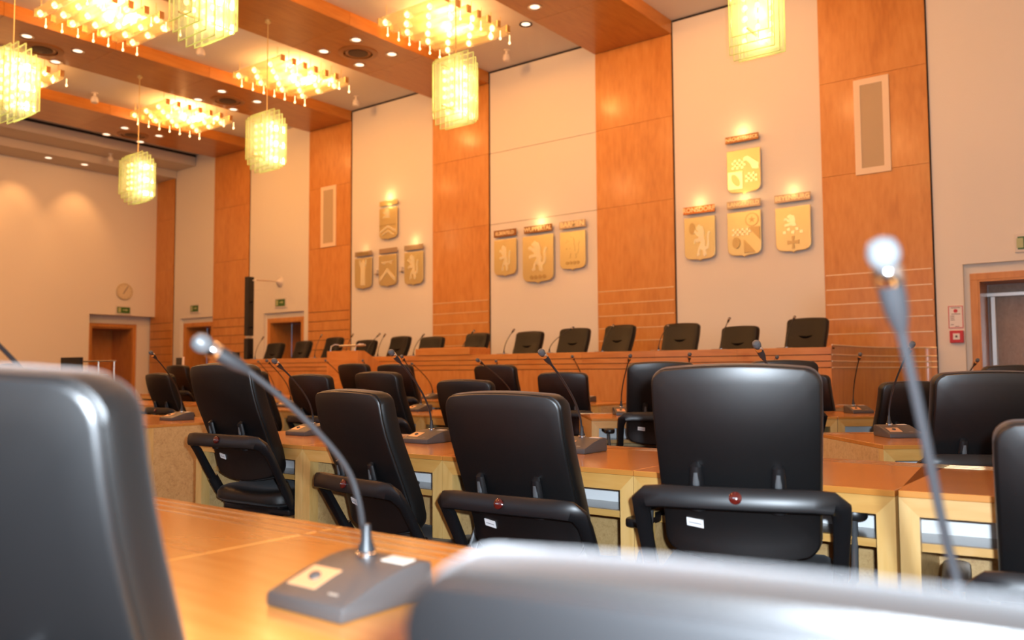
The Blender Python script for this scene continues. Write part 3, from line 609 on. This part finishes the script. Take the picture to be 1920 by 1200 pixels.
# loop bar: rises from under the seat, crosses behind the back
def loop_path():
    L_ = [(-.215, -.07, .405), (-.243, -.12, .42), (-.252, -.165, .48), (-.257, -.225, .58), (-.259, -.275, .665), (-.256, -.308, .703), (-.238, -.328, .719)]
    mid = [(x, -.334-.012*(1-(x/.22)**2), .723) for x in (-.19, -.12, -.05, .05, .12, .19)]
    return L_+mid+[(-x, y, z) for x, y, z in reversed(L_)]
lp = loop_path(); rr = [(.020, .016)]*3+[(.021, .016), (.024, .015), (.028, .015), (.030, .014)]+[(.031, .014)]*6+[(.030, .014), (.028, .015), (.024, .015), (.021, .016)]+[(.020, .016)]*3
g = G(); path = [Vector(p) for p in lp]; vs = []; fs = []; N_ = 12
for j, p in enumerate(path):
    t_ = (path[min(j+1, len(path)-1)]-path[max(j-1, 0)]).normalized(); nb_ = Vector((0, -1, .25)).normalized(); nb_ = (nb_-t_*nb_.dot(t_)).normalized(); w_ = t_.cross(nb_)
    for i in range(N_):
        a = 2*PI*i/N_; ca, sa = math.cos(a), math.sin(a); e = .7
        vs.append(p + w_*(rr[j][0]*math.copysign(abs(ca)**e, ca)) + nb_*(rr[j][1]*math.copysign(abs(sa)**e, sa)))
for j in range(len(path)-1): fs += [(j*N_+i, j*N_+(i+1) % N_, (j+1)*N_+(i+1) % N_, (j+1)*N_+i) for i in range(N_)]
fs += [tuple(range(N_-1, -1, -1)), tuple((len(path)-1)*N_+i for i in range(N_))]
loop_me = g.add(vs, fs).mesh('loop_bar', plastic, smooth=True)
sleeve_me = {}
for s in (-1, 1):
    sleeve_me[s] = G().tube([(s*.243, -.12, .42), (s*.250, -.155, .468), (s*.254, -.192, .53)], [(.026, .020)]*3, 10, (0, 1, 1)).mesh('loop_sleeve', plastic, smooth=True)
def bracket(s):
    g = G(); p0 = back_pt(s*.108, -.05, -.037, HW); pts_ = []
    for zz, d in ((.005, -.036), (.0, -.046), (-.03, -.052), (-.06, -.058), (-.10, -.068)): pts_.append(back_pt(s*.108, zz, d, HW))
    g.tube(pts_, [(.009, .006), (.016, .012), (.019, .014), (.020, .014), (.020, .014)], 10, (1, 0, 0)); return g
brk_me = {s: bracket(s).mesh('back_bracket', plastic, smooth=True) for s in (-1, 1)}
tab_me = {}
for s in (-1, 1):
    pts_ = [back_pt(s*.108, zz, d, HW) for zz, d in ((-.010, -.058), (-.035, -.066), (-.075, -.078))]
    tab_me[s] = G().tube(pts_, [(.007, .003), (.0085, .003), (.0085, .003)], 8, (1, 0, 0)).mesh('bracket_inlay', steelgrey, smooth=True)
p = back_pt(-.125, -.125, -.0385, HW); q = back_pt(-.125, -.105, -.0385, HW); vz = (q-p).normalized(); nn = Vector((0, vz.z, -vz.y))
def tagbox(w_, lo, hi, d0, d1, mm, name, cx=-.125):
    v8 = []
    for d in (d0, d1):
        for x, z in ((-w_/2, lo), (w_/2, lo), (w_/2, hi), (-w_/2, hi)): v8.append(back_pt(cx+x, z, d, HW))
    return G().hexa(v8).mesh(name, mm)
tag_me = tagbox(.048, -.164, -.142, -.0385, -.0415, white_tag, 'white_tag'); tagl_me = tagbox(.036, -.155, -.152, -.0412, -.0418, tag_ink, 'tag_print')
bad_me = G().lathe([(.0165, 0), (.0165, .006), (.011, .010), (.003, .0112)], 18, (0, -.359, .727), (0, -1, .25)).mesh('badge', badge_m, smooth=True)
badl_me = G().box(-.006, .006, -.3708, -.3702, .7285, .7305).mesh('badge_mark', tag_ink)
arm_me = {}; strut_me = {}
for s in (-1, 1):
    arm_me[s] = G().prism([(a*1.0, b) for a, b in dens(rrect(.034, .125, .030))], .632, .662, lambda a, b, c, s=s: (s*.300+a, .085+b, c)).mesh('arm_pad', plastic, .008, True)
    strut_me[s] = G().tube([(s*.300, .07, .636), (s*.300, .05, .58), (s*.295, -.0, .46), (s*.262, -.03, .415), (s*.19, -.03, .405)], [(.022, .010), (.020, .010), (.020, .011), (.020, .012), (.018, .012)], 10, (0, 1, 0)).mesh('arm_strut', steelgrey, smooth=True)
mech_me = G().box(-.10, .10, -.14, .12, .352, .405).box(-.235, .235, -.14, -.01, .375, .404).mesh('seat_mechanism', plastic, .008)
lev_me = G().tube([(.10, .05, .385), (.22, .05, .385), (.262, .05, .378)], [.006, .006, .010], 8).mesh('height_lever', chrome, smooth=True)
col_me = G().lathe([(.026, .12), (.026, .27), (.016, .272), (.016, .36)], 16).mesh('gas_column', plastic, smooth=True)
hub_me = G().lathe([(.04, .075), (.05, .09), (.045, .13), (.03, .135)], 18).mesh('base', plastic, smooth=True)
leg_me = G().tube([(.03, 0, .105), (.16, 0, .092), (.30, 0, .072)], [(.017, .024), (.014, .02), (.011, .014)], 8, (0, 0, 1)).mesh('base_leg', plastic, smooth=True)
cast_me = G().lathe([(.018, -.022), (.03, -.016), (.03, .016), (.018, .022)], 14, (.30, 0, .030), (0, 1, 0)).tube([(.295, 0, .04), (.298, 0, .075)], .007, 6).mesh('caster', plastic, smooth=True)
UPPER = {'backrest', 'back_shell', 'headrest_fold', 'seat', 'seat_pan', 'loop_bar', 'loop_sleeve', 'back_bracket', 'white_tag', 'badge', 'arm_pad', 'arm_strut', 'seat_mechanism', 'height_lever'}
CH = thing('office_chair', 'x', 'chair', (0, 0, 0), 0, 'black chairs at the desks')
bk = link('backrest', cush_me, CH); link('headrest_fold', fold_me, bk)
sh = link('back_shell', shell_me, CH); tg = link('white_tag', tag_me, sh); link('tag_print', tagl_me, sh)
st = link('seat', seat_me, CH); link('seat_pan', pan_me, st)
lb = link('loop_bar', loop_me, CH); bd = link('badge', bad_me, lb); link('badge_mark', badl_me, lb)
tg['label'] = 'white sticker'; bd['label'] = 'round dark red badge'
for s in (-1, 1):
    link('loop_sleeve', sleeve_me[s], lb); b_ = link('back_bracket', brk_me[s], CH); link('bracket_inlay', tab_me[s], b_)
    a_ = link('arm_pad', arm_me[s], CH); link('arm_strut', strut_me[s], a_)
mc = link('seat_mechanism', mech_me, CH); link('height_lever', lev_me, mc)
link('gas_column', col_me, CH); hb = link('base', hub_me, CH)
for k in range(5):
    for nm, me in (('base_leg', leg_me), ('caster', cast_me)): o = link(nm, me, hb); o.rotation_euler = (0, 0, k*2*PI/5+.3)
remember(CH)
TOPZ = 1.078
first_chair = [True]
def chair(top, heading, label, group=None, z=0, tilt=0):
    """top = where the crown of the back stands; heading in degrees left of +Y"""
    h = R(heading); lift = top[2]-z-TOPZ
    off = Vector((-math.sin(h)*-.385, math.cos(h)*-.385)) if False else Vector((math.sin(h)*.385, -math.cos(h)*.385))
    loc = Vector((top[0]-off.x, top[1]-off.y, z))
    if first_chair[0]:
        first_chair[0] = False; r = CH; r['label'] = label; r.location = loc; r.rotation_euler = (0, 0, h)
        if group: r['group'] = group
    else: r = dup(CHP, label, group, loc, h)
    for c in r.children:
        if c.name.split('.')[0] in UPPER: c.location = (0, 0, min(lift, .012) if c.name.startswith('arm_pad') else lift)
        else: c.location = (0, 0, 0)
        c.rotation_euler = (0, 0, 0)
        if tilt and c.name.split('.')[0] in ('backrest', 'back_shell', 'back_bracket', 'loop_bar'):
            pv = Vector((0, -.2, .5)); q_ = Matrix.Rotation(R(tilt), 3, 'X'); c.rotation_euler = (R(tilt), 0, 0); c.location = pv-q_ @ pv+Vector((0, 0, lift))
        if c.name.startswith('gas_column'): c.scale = (1, 1, 1)
    return r
CHP = CH
CHAIRS = [
 ((-.893, 2.09, 1.088), 18, 'large black chair back in the centre foreground with white sticker and round badge', 0, 0),
 ((-1.66, 2.06, 1.009), 4, 'black chair left of the large centre chair, with orange sheen on its top edge', 0, 0),
 ((-2.43, 2.10, 1.008), -9, 'black chair seen obliquely behind the foreground microphone stem', 0, 0),
 ((-3.42, 2.22, 1.117), 3, 'tall black chair at the left end of the second desk row', 0, 0),
 ((-.075, 2.05, .97), 10, 'black chair cut by the right edge in the second desk row', 0, 0),
 ((-.925, .245, 1.083), 27, 'blurred black chair filling the lower left corner', 0, 0),
 ((-.124, .340, .979), 7.5, 'blurred pale-lit chair back across the bottom right', 0, 0),
 ((-5.311, 4.25, 1.057), 4, 'black chair in the third row, left, under the thin slanting microphones', 0, 0),
 ((-4.556, 4.25, 1.074), 0, 'black chair in the third row right behind the oblique second row chair', 0, 0),
 ((-3.713, 4.25, 1.018), 6, 'black chair in the third row, lower, beside the grey microphone base', 0, 0),
 ((-6.114, 4.25, 1.09), 0, 'black chair in the third row, mostly hidden behind the tall left chair', 0, 0),
 ((-7.503, 4.25, 1.072), -2, 'black chair at far left between the blurred chair and the tall chair', 0, 0),
 ((-4.068, 5.95, 1.061), 18, 'black chair before the dais, below the fourth dais seat from the centre box', .03, 0),
 ((-4.822, 5.95, 1.132), 4, 'black chair before the dais, below the raised centre box', .03, 0),
 ((-6.154, 6.0, 1.149), 4, 'black chair before the dais, right of the lectern front', .03, 0),
 ((-6.771, 6.0, 1.161), 0, 'black chair before the dais, directly below the lectern', .03, 0),
 ((-10.038, 5.95, 1.173), 0, 'small far black chair partly hidden by the tall left chair', .03, 0),
 ((-10.75, 4.25, 1.19), 0, 'far black chair top under the black monitor at the left edge', 0, 0),
 ((-11.75, 4.25, 1.22), 0, 'far black chair top second from the left edge', 0, 0),
 ((-12.75, 4.25, 1.22), 0, 'far black chair top nearest the left edge', 0, 0),
 ((-2.552, 4.892, 1.128), 38, 'black chair with blue sheen directly left behind the large centre chair', 0, 0),
 ((-1.936, 5.404, 1.134), 38, 'black chair peeking out right behind the large centre chair', 0, 0),
 ((-1.28, 5.945, .993), 44, 'black chair right of centre behind a grey microphone base, seen past the near stem', 0, 0),
 ((-.75, 6.389, 1.095), 40, 'black chair top at the right edge in front of the right door', 0, 0),
 ((-.515, 3.72, 1.063), 30, 'wide dark chair on the right, between the near microphone stem and the edge', 0, 0),
 ((-2.40, 7.0, 1.035), -6, 'small black chair at the right corner of the dais front', 0, 0)]
for top, hd, lab, z, tl in CHAIRS: chair(top, hd, lab, None, z, tl)
DCH = [(-2.996, 1.618, 'rightmost black chair on the dais, before the rightmost wooden column'), (-3.74, 1.56, 'second dais chair from the right, below the cross shield'), (-4.462, 1.618, 'third dais chair from the right, below the beehive shield'), (-5.272, 1.629, 'dais chair before the second wooden column from the right'), (-5.944, 1.614, 'fifth dais chair from the right, at the left edge of the second wooden column'), (-6.653, 1.596, 'dais chair below the right shield of the middle group'), (-7.545, 1.603, 'dais chair right behind the raised centre box'), (-8.411, 1.577, 'dais chair at the left edge of the raised centre box'), (-9.041, 1.603, 'dais chair between the lectern and the raised centre box'), (-9.794, 1.567, 'dais chair directly behind the lectern lamp'), (-10.527, 1.63, 'dais chair at the left end of the lectern lamp'), (-11.296, 1.59, 'second dais chair from the left, before the far column'), (-12.047, 1.573, 'leftmost dais chair, before the open dark doorway')]
for i, (x, z, lab) in enumerate(DCH): chair((x, 9.1, z), 180+random.uniform(-9, 9), lab, 'black chairs on the dais', .5)

# ------------------------------------------------------------------ council desks
TT = .74
def mitre_frame(w_, h_, b, y0, y1):
    rail = G().hexa([(b, y0, h_-b), (w_-b, y0, h_-b), (w_-b, y1, h_-b), (b, y1, h_-b), (0, y0, h_), (w_, y0, h_), (w_, y1, h_), (0, y1, h_)])
    left = G().hexa([(0, y0, 0), (b, y0, 0), (b, y1, 0), (0, y1, 0), (0, y0, h_), (b, y0, h_-b), (b, y1, h_-b), (0, y1, h_)])
    right = G().hexa([(w_-b, y0, 0), (w_, y0, 0), (w_, y1, 0), (w_-b, y1, 0), (w_-b, y0, h_-b), (w_, y0, h_), (w_, y1, h_), (w_-b, y1, h_-b)])
    return rail, left, right
DCACHE = {}
def desk_proto(w_, endl, endr):
    key = (round(w_, 3), endl, endr)
    t = bpy.data.objects.new('council_desk', None); COL.objects.link(t); t.empty_display_size = .1; t['category'] = 'desk'; t['group'] = 'cherry and birch council desks'
    e = .0015; b = .05; D_ = .76
    G().box(e, w_-e, 0, D_, TT-.018, TT).build('desk_top', top_m, t, bevel=.0015)
    tp = t.children[0] if t.children else kids(t)[0]
    for k in range(3): G().box(e, w_-e, D_-.03-.04*k, D_-.024-.04*k, TT-.001, TT+.0012).build('inlay_strip', inlay, tp)
    ra, le, ri = mitre_frame(w_-2*e, TT-.0185, b, .002, .05)
    for g in (ra, le, ri): g.v = [(x+e, y, z) for x, y, z in g.v]
    ra.build('front_rail', birch_x, t); le.build('front_post', birch, t); ri.build('front_post', birch, t)
    for s, en in ((0, endl), (1, endr)):
        x0 = (e, e+.022) if s == 0 else (w_-e-.022, w_-e)
        G().box(*x0, .051, D_-.02, 0, TT-.0185).build('end_panel' if en else 'side_panel', burl_m, t, bevel=.001)
    G().box(.024, w_-.024, .12, .275, .563, .568).box(.024, w_-.024, .125, .275, .568, .584).build('shelf', shelf_m, t)
    G().box(.024, w_-.024, .10, .1195, .562, .585).build('shelf_edge', birch_x, t)
    G().box(.024, w_-.024, .275, .29, .563, .70).build('back_panel', grey_panel, t)
    G().box(.024, w_-.024, .52, .535, .05, .535).build('lower_panel', burl_m, t)
    G().box(.024, w_-.024, .536, .55, .535, .56).build('shadow_gap', dark_gap, t)
    G().box(.024, w_-.024, D_-.04, D_-.021, .03, TT-.0185).build('rear_panel', cherry_x, t)
    remember(t); DCACHE[key] = t; t['used'] = 0
    return t
def desk(x, y, ang, w_, label, endl=0, endr=0, z=0):
    key = (round(w_, 3), endl, endr)
    if key not in DCACHE:
        t = desk_proto(w_, endl, endr); t['label'] = label
    else: t = dup(DCACHE[key], label)
    t.location = (x, y, z); t.rotation_euler = (0, 0, R(ang)); return t
for k, (x0, w_, lab) in enumerate(((-2.24, .83, 'blurred near desk left part, with the row of brass strips catching light'), (-1.41, .83, 'near desk carrying the large grey microphone unit'), (-.58, .83, 'near desk hidden behind the pale-lit chair back'), (-3.07, .83, 'near desk behind the blurred left chair'))):
    desk(x0, .475, 0, w_, lab)
for x0, lab in ((-1.41, 'second row desk behind the large centre chair'), (-2.26, 'second row desk between the large centre chair and the oblique chair'), (-3.11, 'second row desk holding the microphone behind the oblique chair')): desk(x0, 2.48, 0, .81 if x0 == -1.41 else .85, lab)
desk(-3.96, 2.48, 0, .85, 'left end desk of the second row before the tall chair', 1, 0)
desk(-.595, 2.487, 7, .83, 'second row desk at the right edge, with an open birch shelf')
for k in range(4):
    desk(-4.50-.85*k, 4.70, 0, .85, ['right end desk of the third row, beside the low chair', 'second desk of the third row, holding a grey microphone', 'third desk of the third row, behind the hidden chair', 'left end desk of the third row'][k], 1 if k == 3 else 0, 1 if k == 0 else 0)
for k in range(4): desk(-8.8-.85*k, 4.70, 0, .85, ['far left third row desk at the aisle', 'far left third row desk, second from the aisle', 'far left third row desk with the black monitor', 'outermost far left third row desk'][k], 0, 1 if k == 0 else 0)
for k in range(2): desk(-5.97-.85*k, 2.86, 0, .85, ['burl-sided desk left of the tall chair, holding a microphone', 'left neighbour of the burl-sided desk, behind the blurred chair'][k], 0, 1 if k == 0 else 0)
for k in range(9): desk(-4.87-.86*k, 6.45, 0, .86, 'desk before the dais, number %s from its right end' % ['one', 'two', 'three', 'four', 'five', 'six', 'seven', 'eight', 'nine'][k], 0, 1 if k == 0 else 0, .03)
ax, ay, hx, hy = .77, .64, -.64, .77
for k in range(4):
    a = .76+.86*k; desk(ax*a+hx*5.85, ay*a+hy*5.85, 39.7, .86, ['left end desk of the slanted right block, with brown end panel', 'slanted desk hidden behind the large centre chair', 'slanted desk with two birch posts right of the centre chair', 'slanted desk before the dark right-hand chairs'][k], 1 if k == 0 else 0, 0)
for k in range(2):
    a = 1.74+.86*k; desk(ax*a+hx*3.64, ay*a+hy*3.64, 39.7, .86, ['slanted right desk with burl end and grey microphone', 'slanted right desk behind the wide dark chair'][k], 1 if k == 0 else 0, 0)
desk(-2.83, 7.42, 0, .52, 'narrow desk at the right corner of the dais front', 1, 1)
bpy.context.view_layer.update()

# ------------------------------------------------------------------ microphones
prof = [(-.105, 0), (.07, 0), (.07, .052), (.045, .056), (.01, .053), (-.04, .041), (-.085, .026), (-.103, .021)]
MB_ = G().prism(prof, -.08, .08, lambda a, b, c: (c, a, b)).mesh('mic_base', mic_m, .005, True)
def on_top(y):
    for (a, b), (c, d) in zip(prof[2:], prof[3:]):
        if c <= y <= a: return b+(d-b)*(y-a)/(c-a)
    return .03
def patch(x0, x1, y0, y1, d, m, nm):
    return G().hexa([(x0, y0, on_top(y0)-.001), (x1, y0, on_top(y0)-.001), (x1, y1, on_top(y1)-.001), (x0, y1, on_top(y1)-.001), (x0, y0, on_top(y0)+d), (x1, y0, on_top(y0)+d), (x1, y1, on_top(y1)+d), (x0, y1, on_top(y1)+d)]).mesh(nm, m)
BP = patch(-.066, -.006, -.078, -.028, .0015, button_plate, 'button_plate'); TP = patch(.022, .068, .022, .046, .0015, tag_plate, 'name_tag')
BT = G().lathe([(.009, 0), (.009, .004), (.006, .006)], 16, (-.036, -.052, on_top(-.052)), (0, -.3, 1)).mesh('talk_button', mic_m, smooth=True)
LG = patch(.026, .044, -.081, -.0775, .0008, mat('logo_print', (.30, .25, .20), .5), 'logo_bar')
BOOT = G().lathe([(.014, 0), (.0135, .008), (.0085, .022), (.006, .045)], 16, (-.018, .03, .056)).mesh('neck_boot', neck_m, smooth=True)
RING = G().lathe([(.0165, 0), (.0165, .006), (.014, .008)], 18, (-.018, .03, .054)).mesh('boot_ring', chrome, smooth=True)
HEAD = G().lathe([(.006, -.05), (.0105, -.03), (.0115, -.014), (.0115, 0)], 14).mesh('capsule_body', neck_m, smooth=True)
HRING = G().lathe([(.0125, 0), (.0128, .004), (.0128, .014), (.0115, .016)], 16).mesh('capsule_ring', chrome, smooth=True)
HTIP = G().lathe([(.010, .016), (.0140, .022), (.0145, .03), (.0115, .038), (.004, .042)], 16).mesh('windscreen', steelgrey, smooth=True)
def mic(boot, heading, tip, label, group='gooseneck desk microphones', r=.0046, via=None):
    h = R(heading); base_z = boot[2]-.06
    loc = Vector((boot[0]+math.sin(h)*.03+math.cos(h)*.018, boot[1]-math.cos(h)*.03+math.sin(h)*.018, base_z))
    t = thing('gooseneck_microphone', label, 'microphone', loc, h, group)
    b = link('mic_base', MB_, t); bp = link('button_plate', BP, b); link('talk_button', BT, b); link('name_tag', TP, b); link('logo_bar', LG, b)
    link('neck_boot', BOOT, t); link('boot_ring', RING, t)
    inv = Matrix.Rotation(-h, 3, 'Z'); T = inv @ (Vector(tip)-loc); B0 = Vector((-.018, .03, .058))
    if via: ctl = [B0]+[inv @ (Vector(q)-loc) for q in via]+[T]
    else:
        d = T-B0; ctl = [B0, B0+Vector((d.x*.04, d.y*.04, d.z*.22)), B0+Vector((d.x*.22, d.y*.22, d.z*.46)), B0+Vector((d.x*.56, d.y*.56, d.z*.73)), T]
    path = []
    P = [ctl[0]*2-ctl[1]]+ctl+[ctl[-1]*2-ctl[-2]]
    for i in range(1, len(P)-2):
        for k in range(6):
            u = k/6; a, b_, c, d_ = P[i-1], P[i], P[i+1], P[i+2]
            path.append(.5*((2*b_)+(c-a)*u+(2*a-5*b_+4*c-d_)*u*u+(3*b_-a-3*c+d_)*u**3))
    path.append(T); dr = (path[-1]-path[-2]).normalized()
    G().tube(path[:-1]+[T-dr*.07], r, 8).build('gooseneck', neck_m, t, smooth=True)
    T = T-dr*.03; hd = link('microphone_head', HEAD, t, T); hd.rotation_mode = 'QUATERNION'; hd.rotation_quaternion = Vector((0, 0, 1)).rotation_difference(dr)
    link('capsule_ring', HRING, hd); link('windscreen', HTIP, hd); return t
mic((-.964, .89, .80), 0, (-1.081, .681, 1.113), 'large near grey gooseneck microphone unit in the lower centre left', r=.0048, via=[(-1.00, .905, .876), (-1.016, .885, .935), (-1.04, .822, 1.008), (-1.061, .751, 1.069)])
mic((-.17, .955, .80), 0, (-.191, .774, 1.172), 'near blurred microphone stem rising past the right shield panel', r=.0048, via=[(-.174, .946, .86), (-.180, .923, .915), (-.186, .858, 1.041)])
mic((-1.93, .90, .80), 0, (-1.816, .641, 1.188), 'blurred microphone stem at the left edge above the blurred chair', r=.0048, via=[(-1.925, .86, .92), (-1.908, .808, 1.048), (-1.894, .751, 1.113)])
for b, a, t_, lab in [
 ((-3.637, 2.97, .8), 0, (-3.561, 2.658, 1.129), 'microphone on the second row between the tall left chair and the oblique chair'),
 ((-2.773, 2.97, .8), 0, (-2.735, 2.667, 1.157), 'microphone whose grey base shows right of the oblique chair'),
 ((-1.933, 2.98, .8), 0, (-1.929, 2.69, 1.143), 'microphone whose base shows left of the large centre chair'),
 ((-1.07, 2.99, .8), 0, (-1.078, 2.729, 1.155), 'microphone behind the large centre chair, only its head showing above'),
 ((-4.977, 5.2, .8), 0, (-4.783, 4.779, 1.191), 'third row microphone left of the low third row chair'),
 ((-3.984, 5.2, .8), 0, (-3.945, 4.709, 1.151), 'third row microphone rising behind the low third row chair'),
 ((-6.702, 5.2, .8), 0, (-6.457, 4.739, 1.177), 'third row microphone at far left behind the slanted near stem'),
 ((-9.302, 6.95, .83), 0, (-8.886, 6.397, 1.203), 'leftmost small microphone before the dais front'),
 ((-6.473, 6.95, .83), 0, (-6.243, 6.387, 1.152), 'small microphone before the dais, left of the raised centre box'),
 ((-5.464, 6.95, .83), 0, (-5.184, 6.471, 1.168), 'small microphone head behind the dais-front chair below the centre box'),
 ((-4.461, 6.95, .83), 0, (-4.275, 6.443, 1.2), 'small microphone on the right end desk before the dais'),
 ((-7.888, 6.95, .83), 0, (-7.592, 6.369, 1.201), 'small thin microphone left of the chair below the lectern'),
 ((-7.394, 6.95, .83), 0, (-7.044, 6.435, 1.195), 'small thin microphone between the two chairs below the lectern'),
 ((-5.531, 3.35, .8), 0, (-5.346, 3.006, 1.206), 'microphone on the burl-sided desk left of the tall chair'),
 ((-3.255, 5.562, .8), 40, (-3.026, 5.308, 1.174), 'small microphone head above the chair with blue sheen'),
 ((-2.867, 5.884, .8), 40, (-2.699, 5.581, 1.183), 'small microphone head above the left of the large centre chair'),
 ((-2.399, 6.273, .8), 40, (-2.213, 5.984, 1.161), 'small microphone head above the right of the large centre chair'),
 ((-1.896, 6.692, .8), 40, (-1.747, 6.371, 1.177), 'microphone with thin upright stem before the curved dais flank'),
 ((-1.262, 7.219, .8), 40, (-1.085, 6.921, 1.13), 'small microphone head in front of the right door frame'),
 ((-1.098, 4.465, .8), 40, (-.941, 4.292, 1.186), 'microphone on the burl-ended slanted desk, crossing the near stem')]:
    mic(b, a, t_, lab)
for i, (b, t_) in enumerate([((-2.989, 8.35, 1.292), (-2.988, 8.6, 1.605)), ((-3.681, 8.35, 1.292), (-3.687, 8.6, 1.618)), ((-4.406, 8.35, 1.292), (-4.413, 8.6, 1.571)), ((-5.122, 8.35, 1.292), (-5.125, 8.6, 1.598)), ((-5.869, 8.35, 1.292), (-5.686, 8.6, 1.593)), ((-6.561, 8.35, 1.292), (-6.591, 8.6, 1.598)), ((-7.267, 8.35, 1.292), (-7.259, 8.6, 1.606)), ((-8.132, 8.35, 1.292), (-8.171, 8.6, 1.585)), ((-8.832, 8.35, 1.292), (-8.943, 8.6, 1.609)), ((-9.06, 8.35, 1.292), (-9.054, 8.6, 1.62)), ((-9.504, 8.35, 1.292), (-9.626, 8.6, 1.63)), ((-10.199, 8.35, 1.292), (-10.344, 8.6, 1.644)), ((-11.685, 8.35, 1.292), (-11.81, 8.6, 1.653))]):
    mic(b, 180, t_, ['rightmost microphone on the dais', 'second dais microphone from the right', 'third dais microphone from the right', 'fourth dais microphone from the right', 'fifth dais microphone from the right, leaning right', 'dais microphone below the right shield of the middle group', 'dais microphone behind the raised centre box, right one', 'dais microphone at the left end of the raised centre box', 'right one of two close dais microphones near the lectern', 'left one of two close dais microphones near the lectern', 'dais microphone behind the lectern lamp', 'second dais microphone from the left', 'leftmost dais microphone beside the speaker column'][i], 'gooseneck microphones on the dais')
mn = thing('computer_monitor', 'black monitor on the far left desk, just above the blurred chair', 'monitor', (-10.8, 5.05, TT+.001), R(8))
G().box(-.11, .11, -.08, .08, 0, .012).build('monitor_foot', plastic, mn, bevel=.004)
G().box(-.02, .02, .0, .025, .0125, .30).build('monitor_neck', plastic, mn)
G().box(-.21, .21, -.03, -.001, .20, .53).build('monitor_case', plastic, mn, bevel=.006); G().box(-.195, .195, -.032, -.0305, .215, .515).build('screen', screen_m, mn)
ms = thing('tilted_screen', 'small dark screen with a pale side frame left of the tall chair', 'screen', (-11.35, 6.85, TT+.031), 0)
G().box(-.07, .07, -.06, .06, 0, .012).build('screen_foot', plastic, ms, bevel=.003); G().box(-.015, .015, -.01, .01, .0125, .31).build('screen_neck', plastic, ms)
G().box(-.09, .075, -.03, -.011, .30, .52).build('screen_case', screen_m, ms, bevel=.004); G().box(.076, .10, -.034, -.008, .29, .53).build('pale_side_frame', white_plastic, ms, bevel=.003)
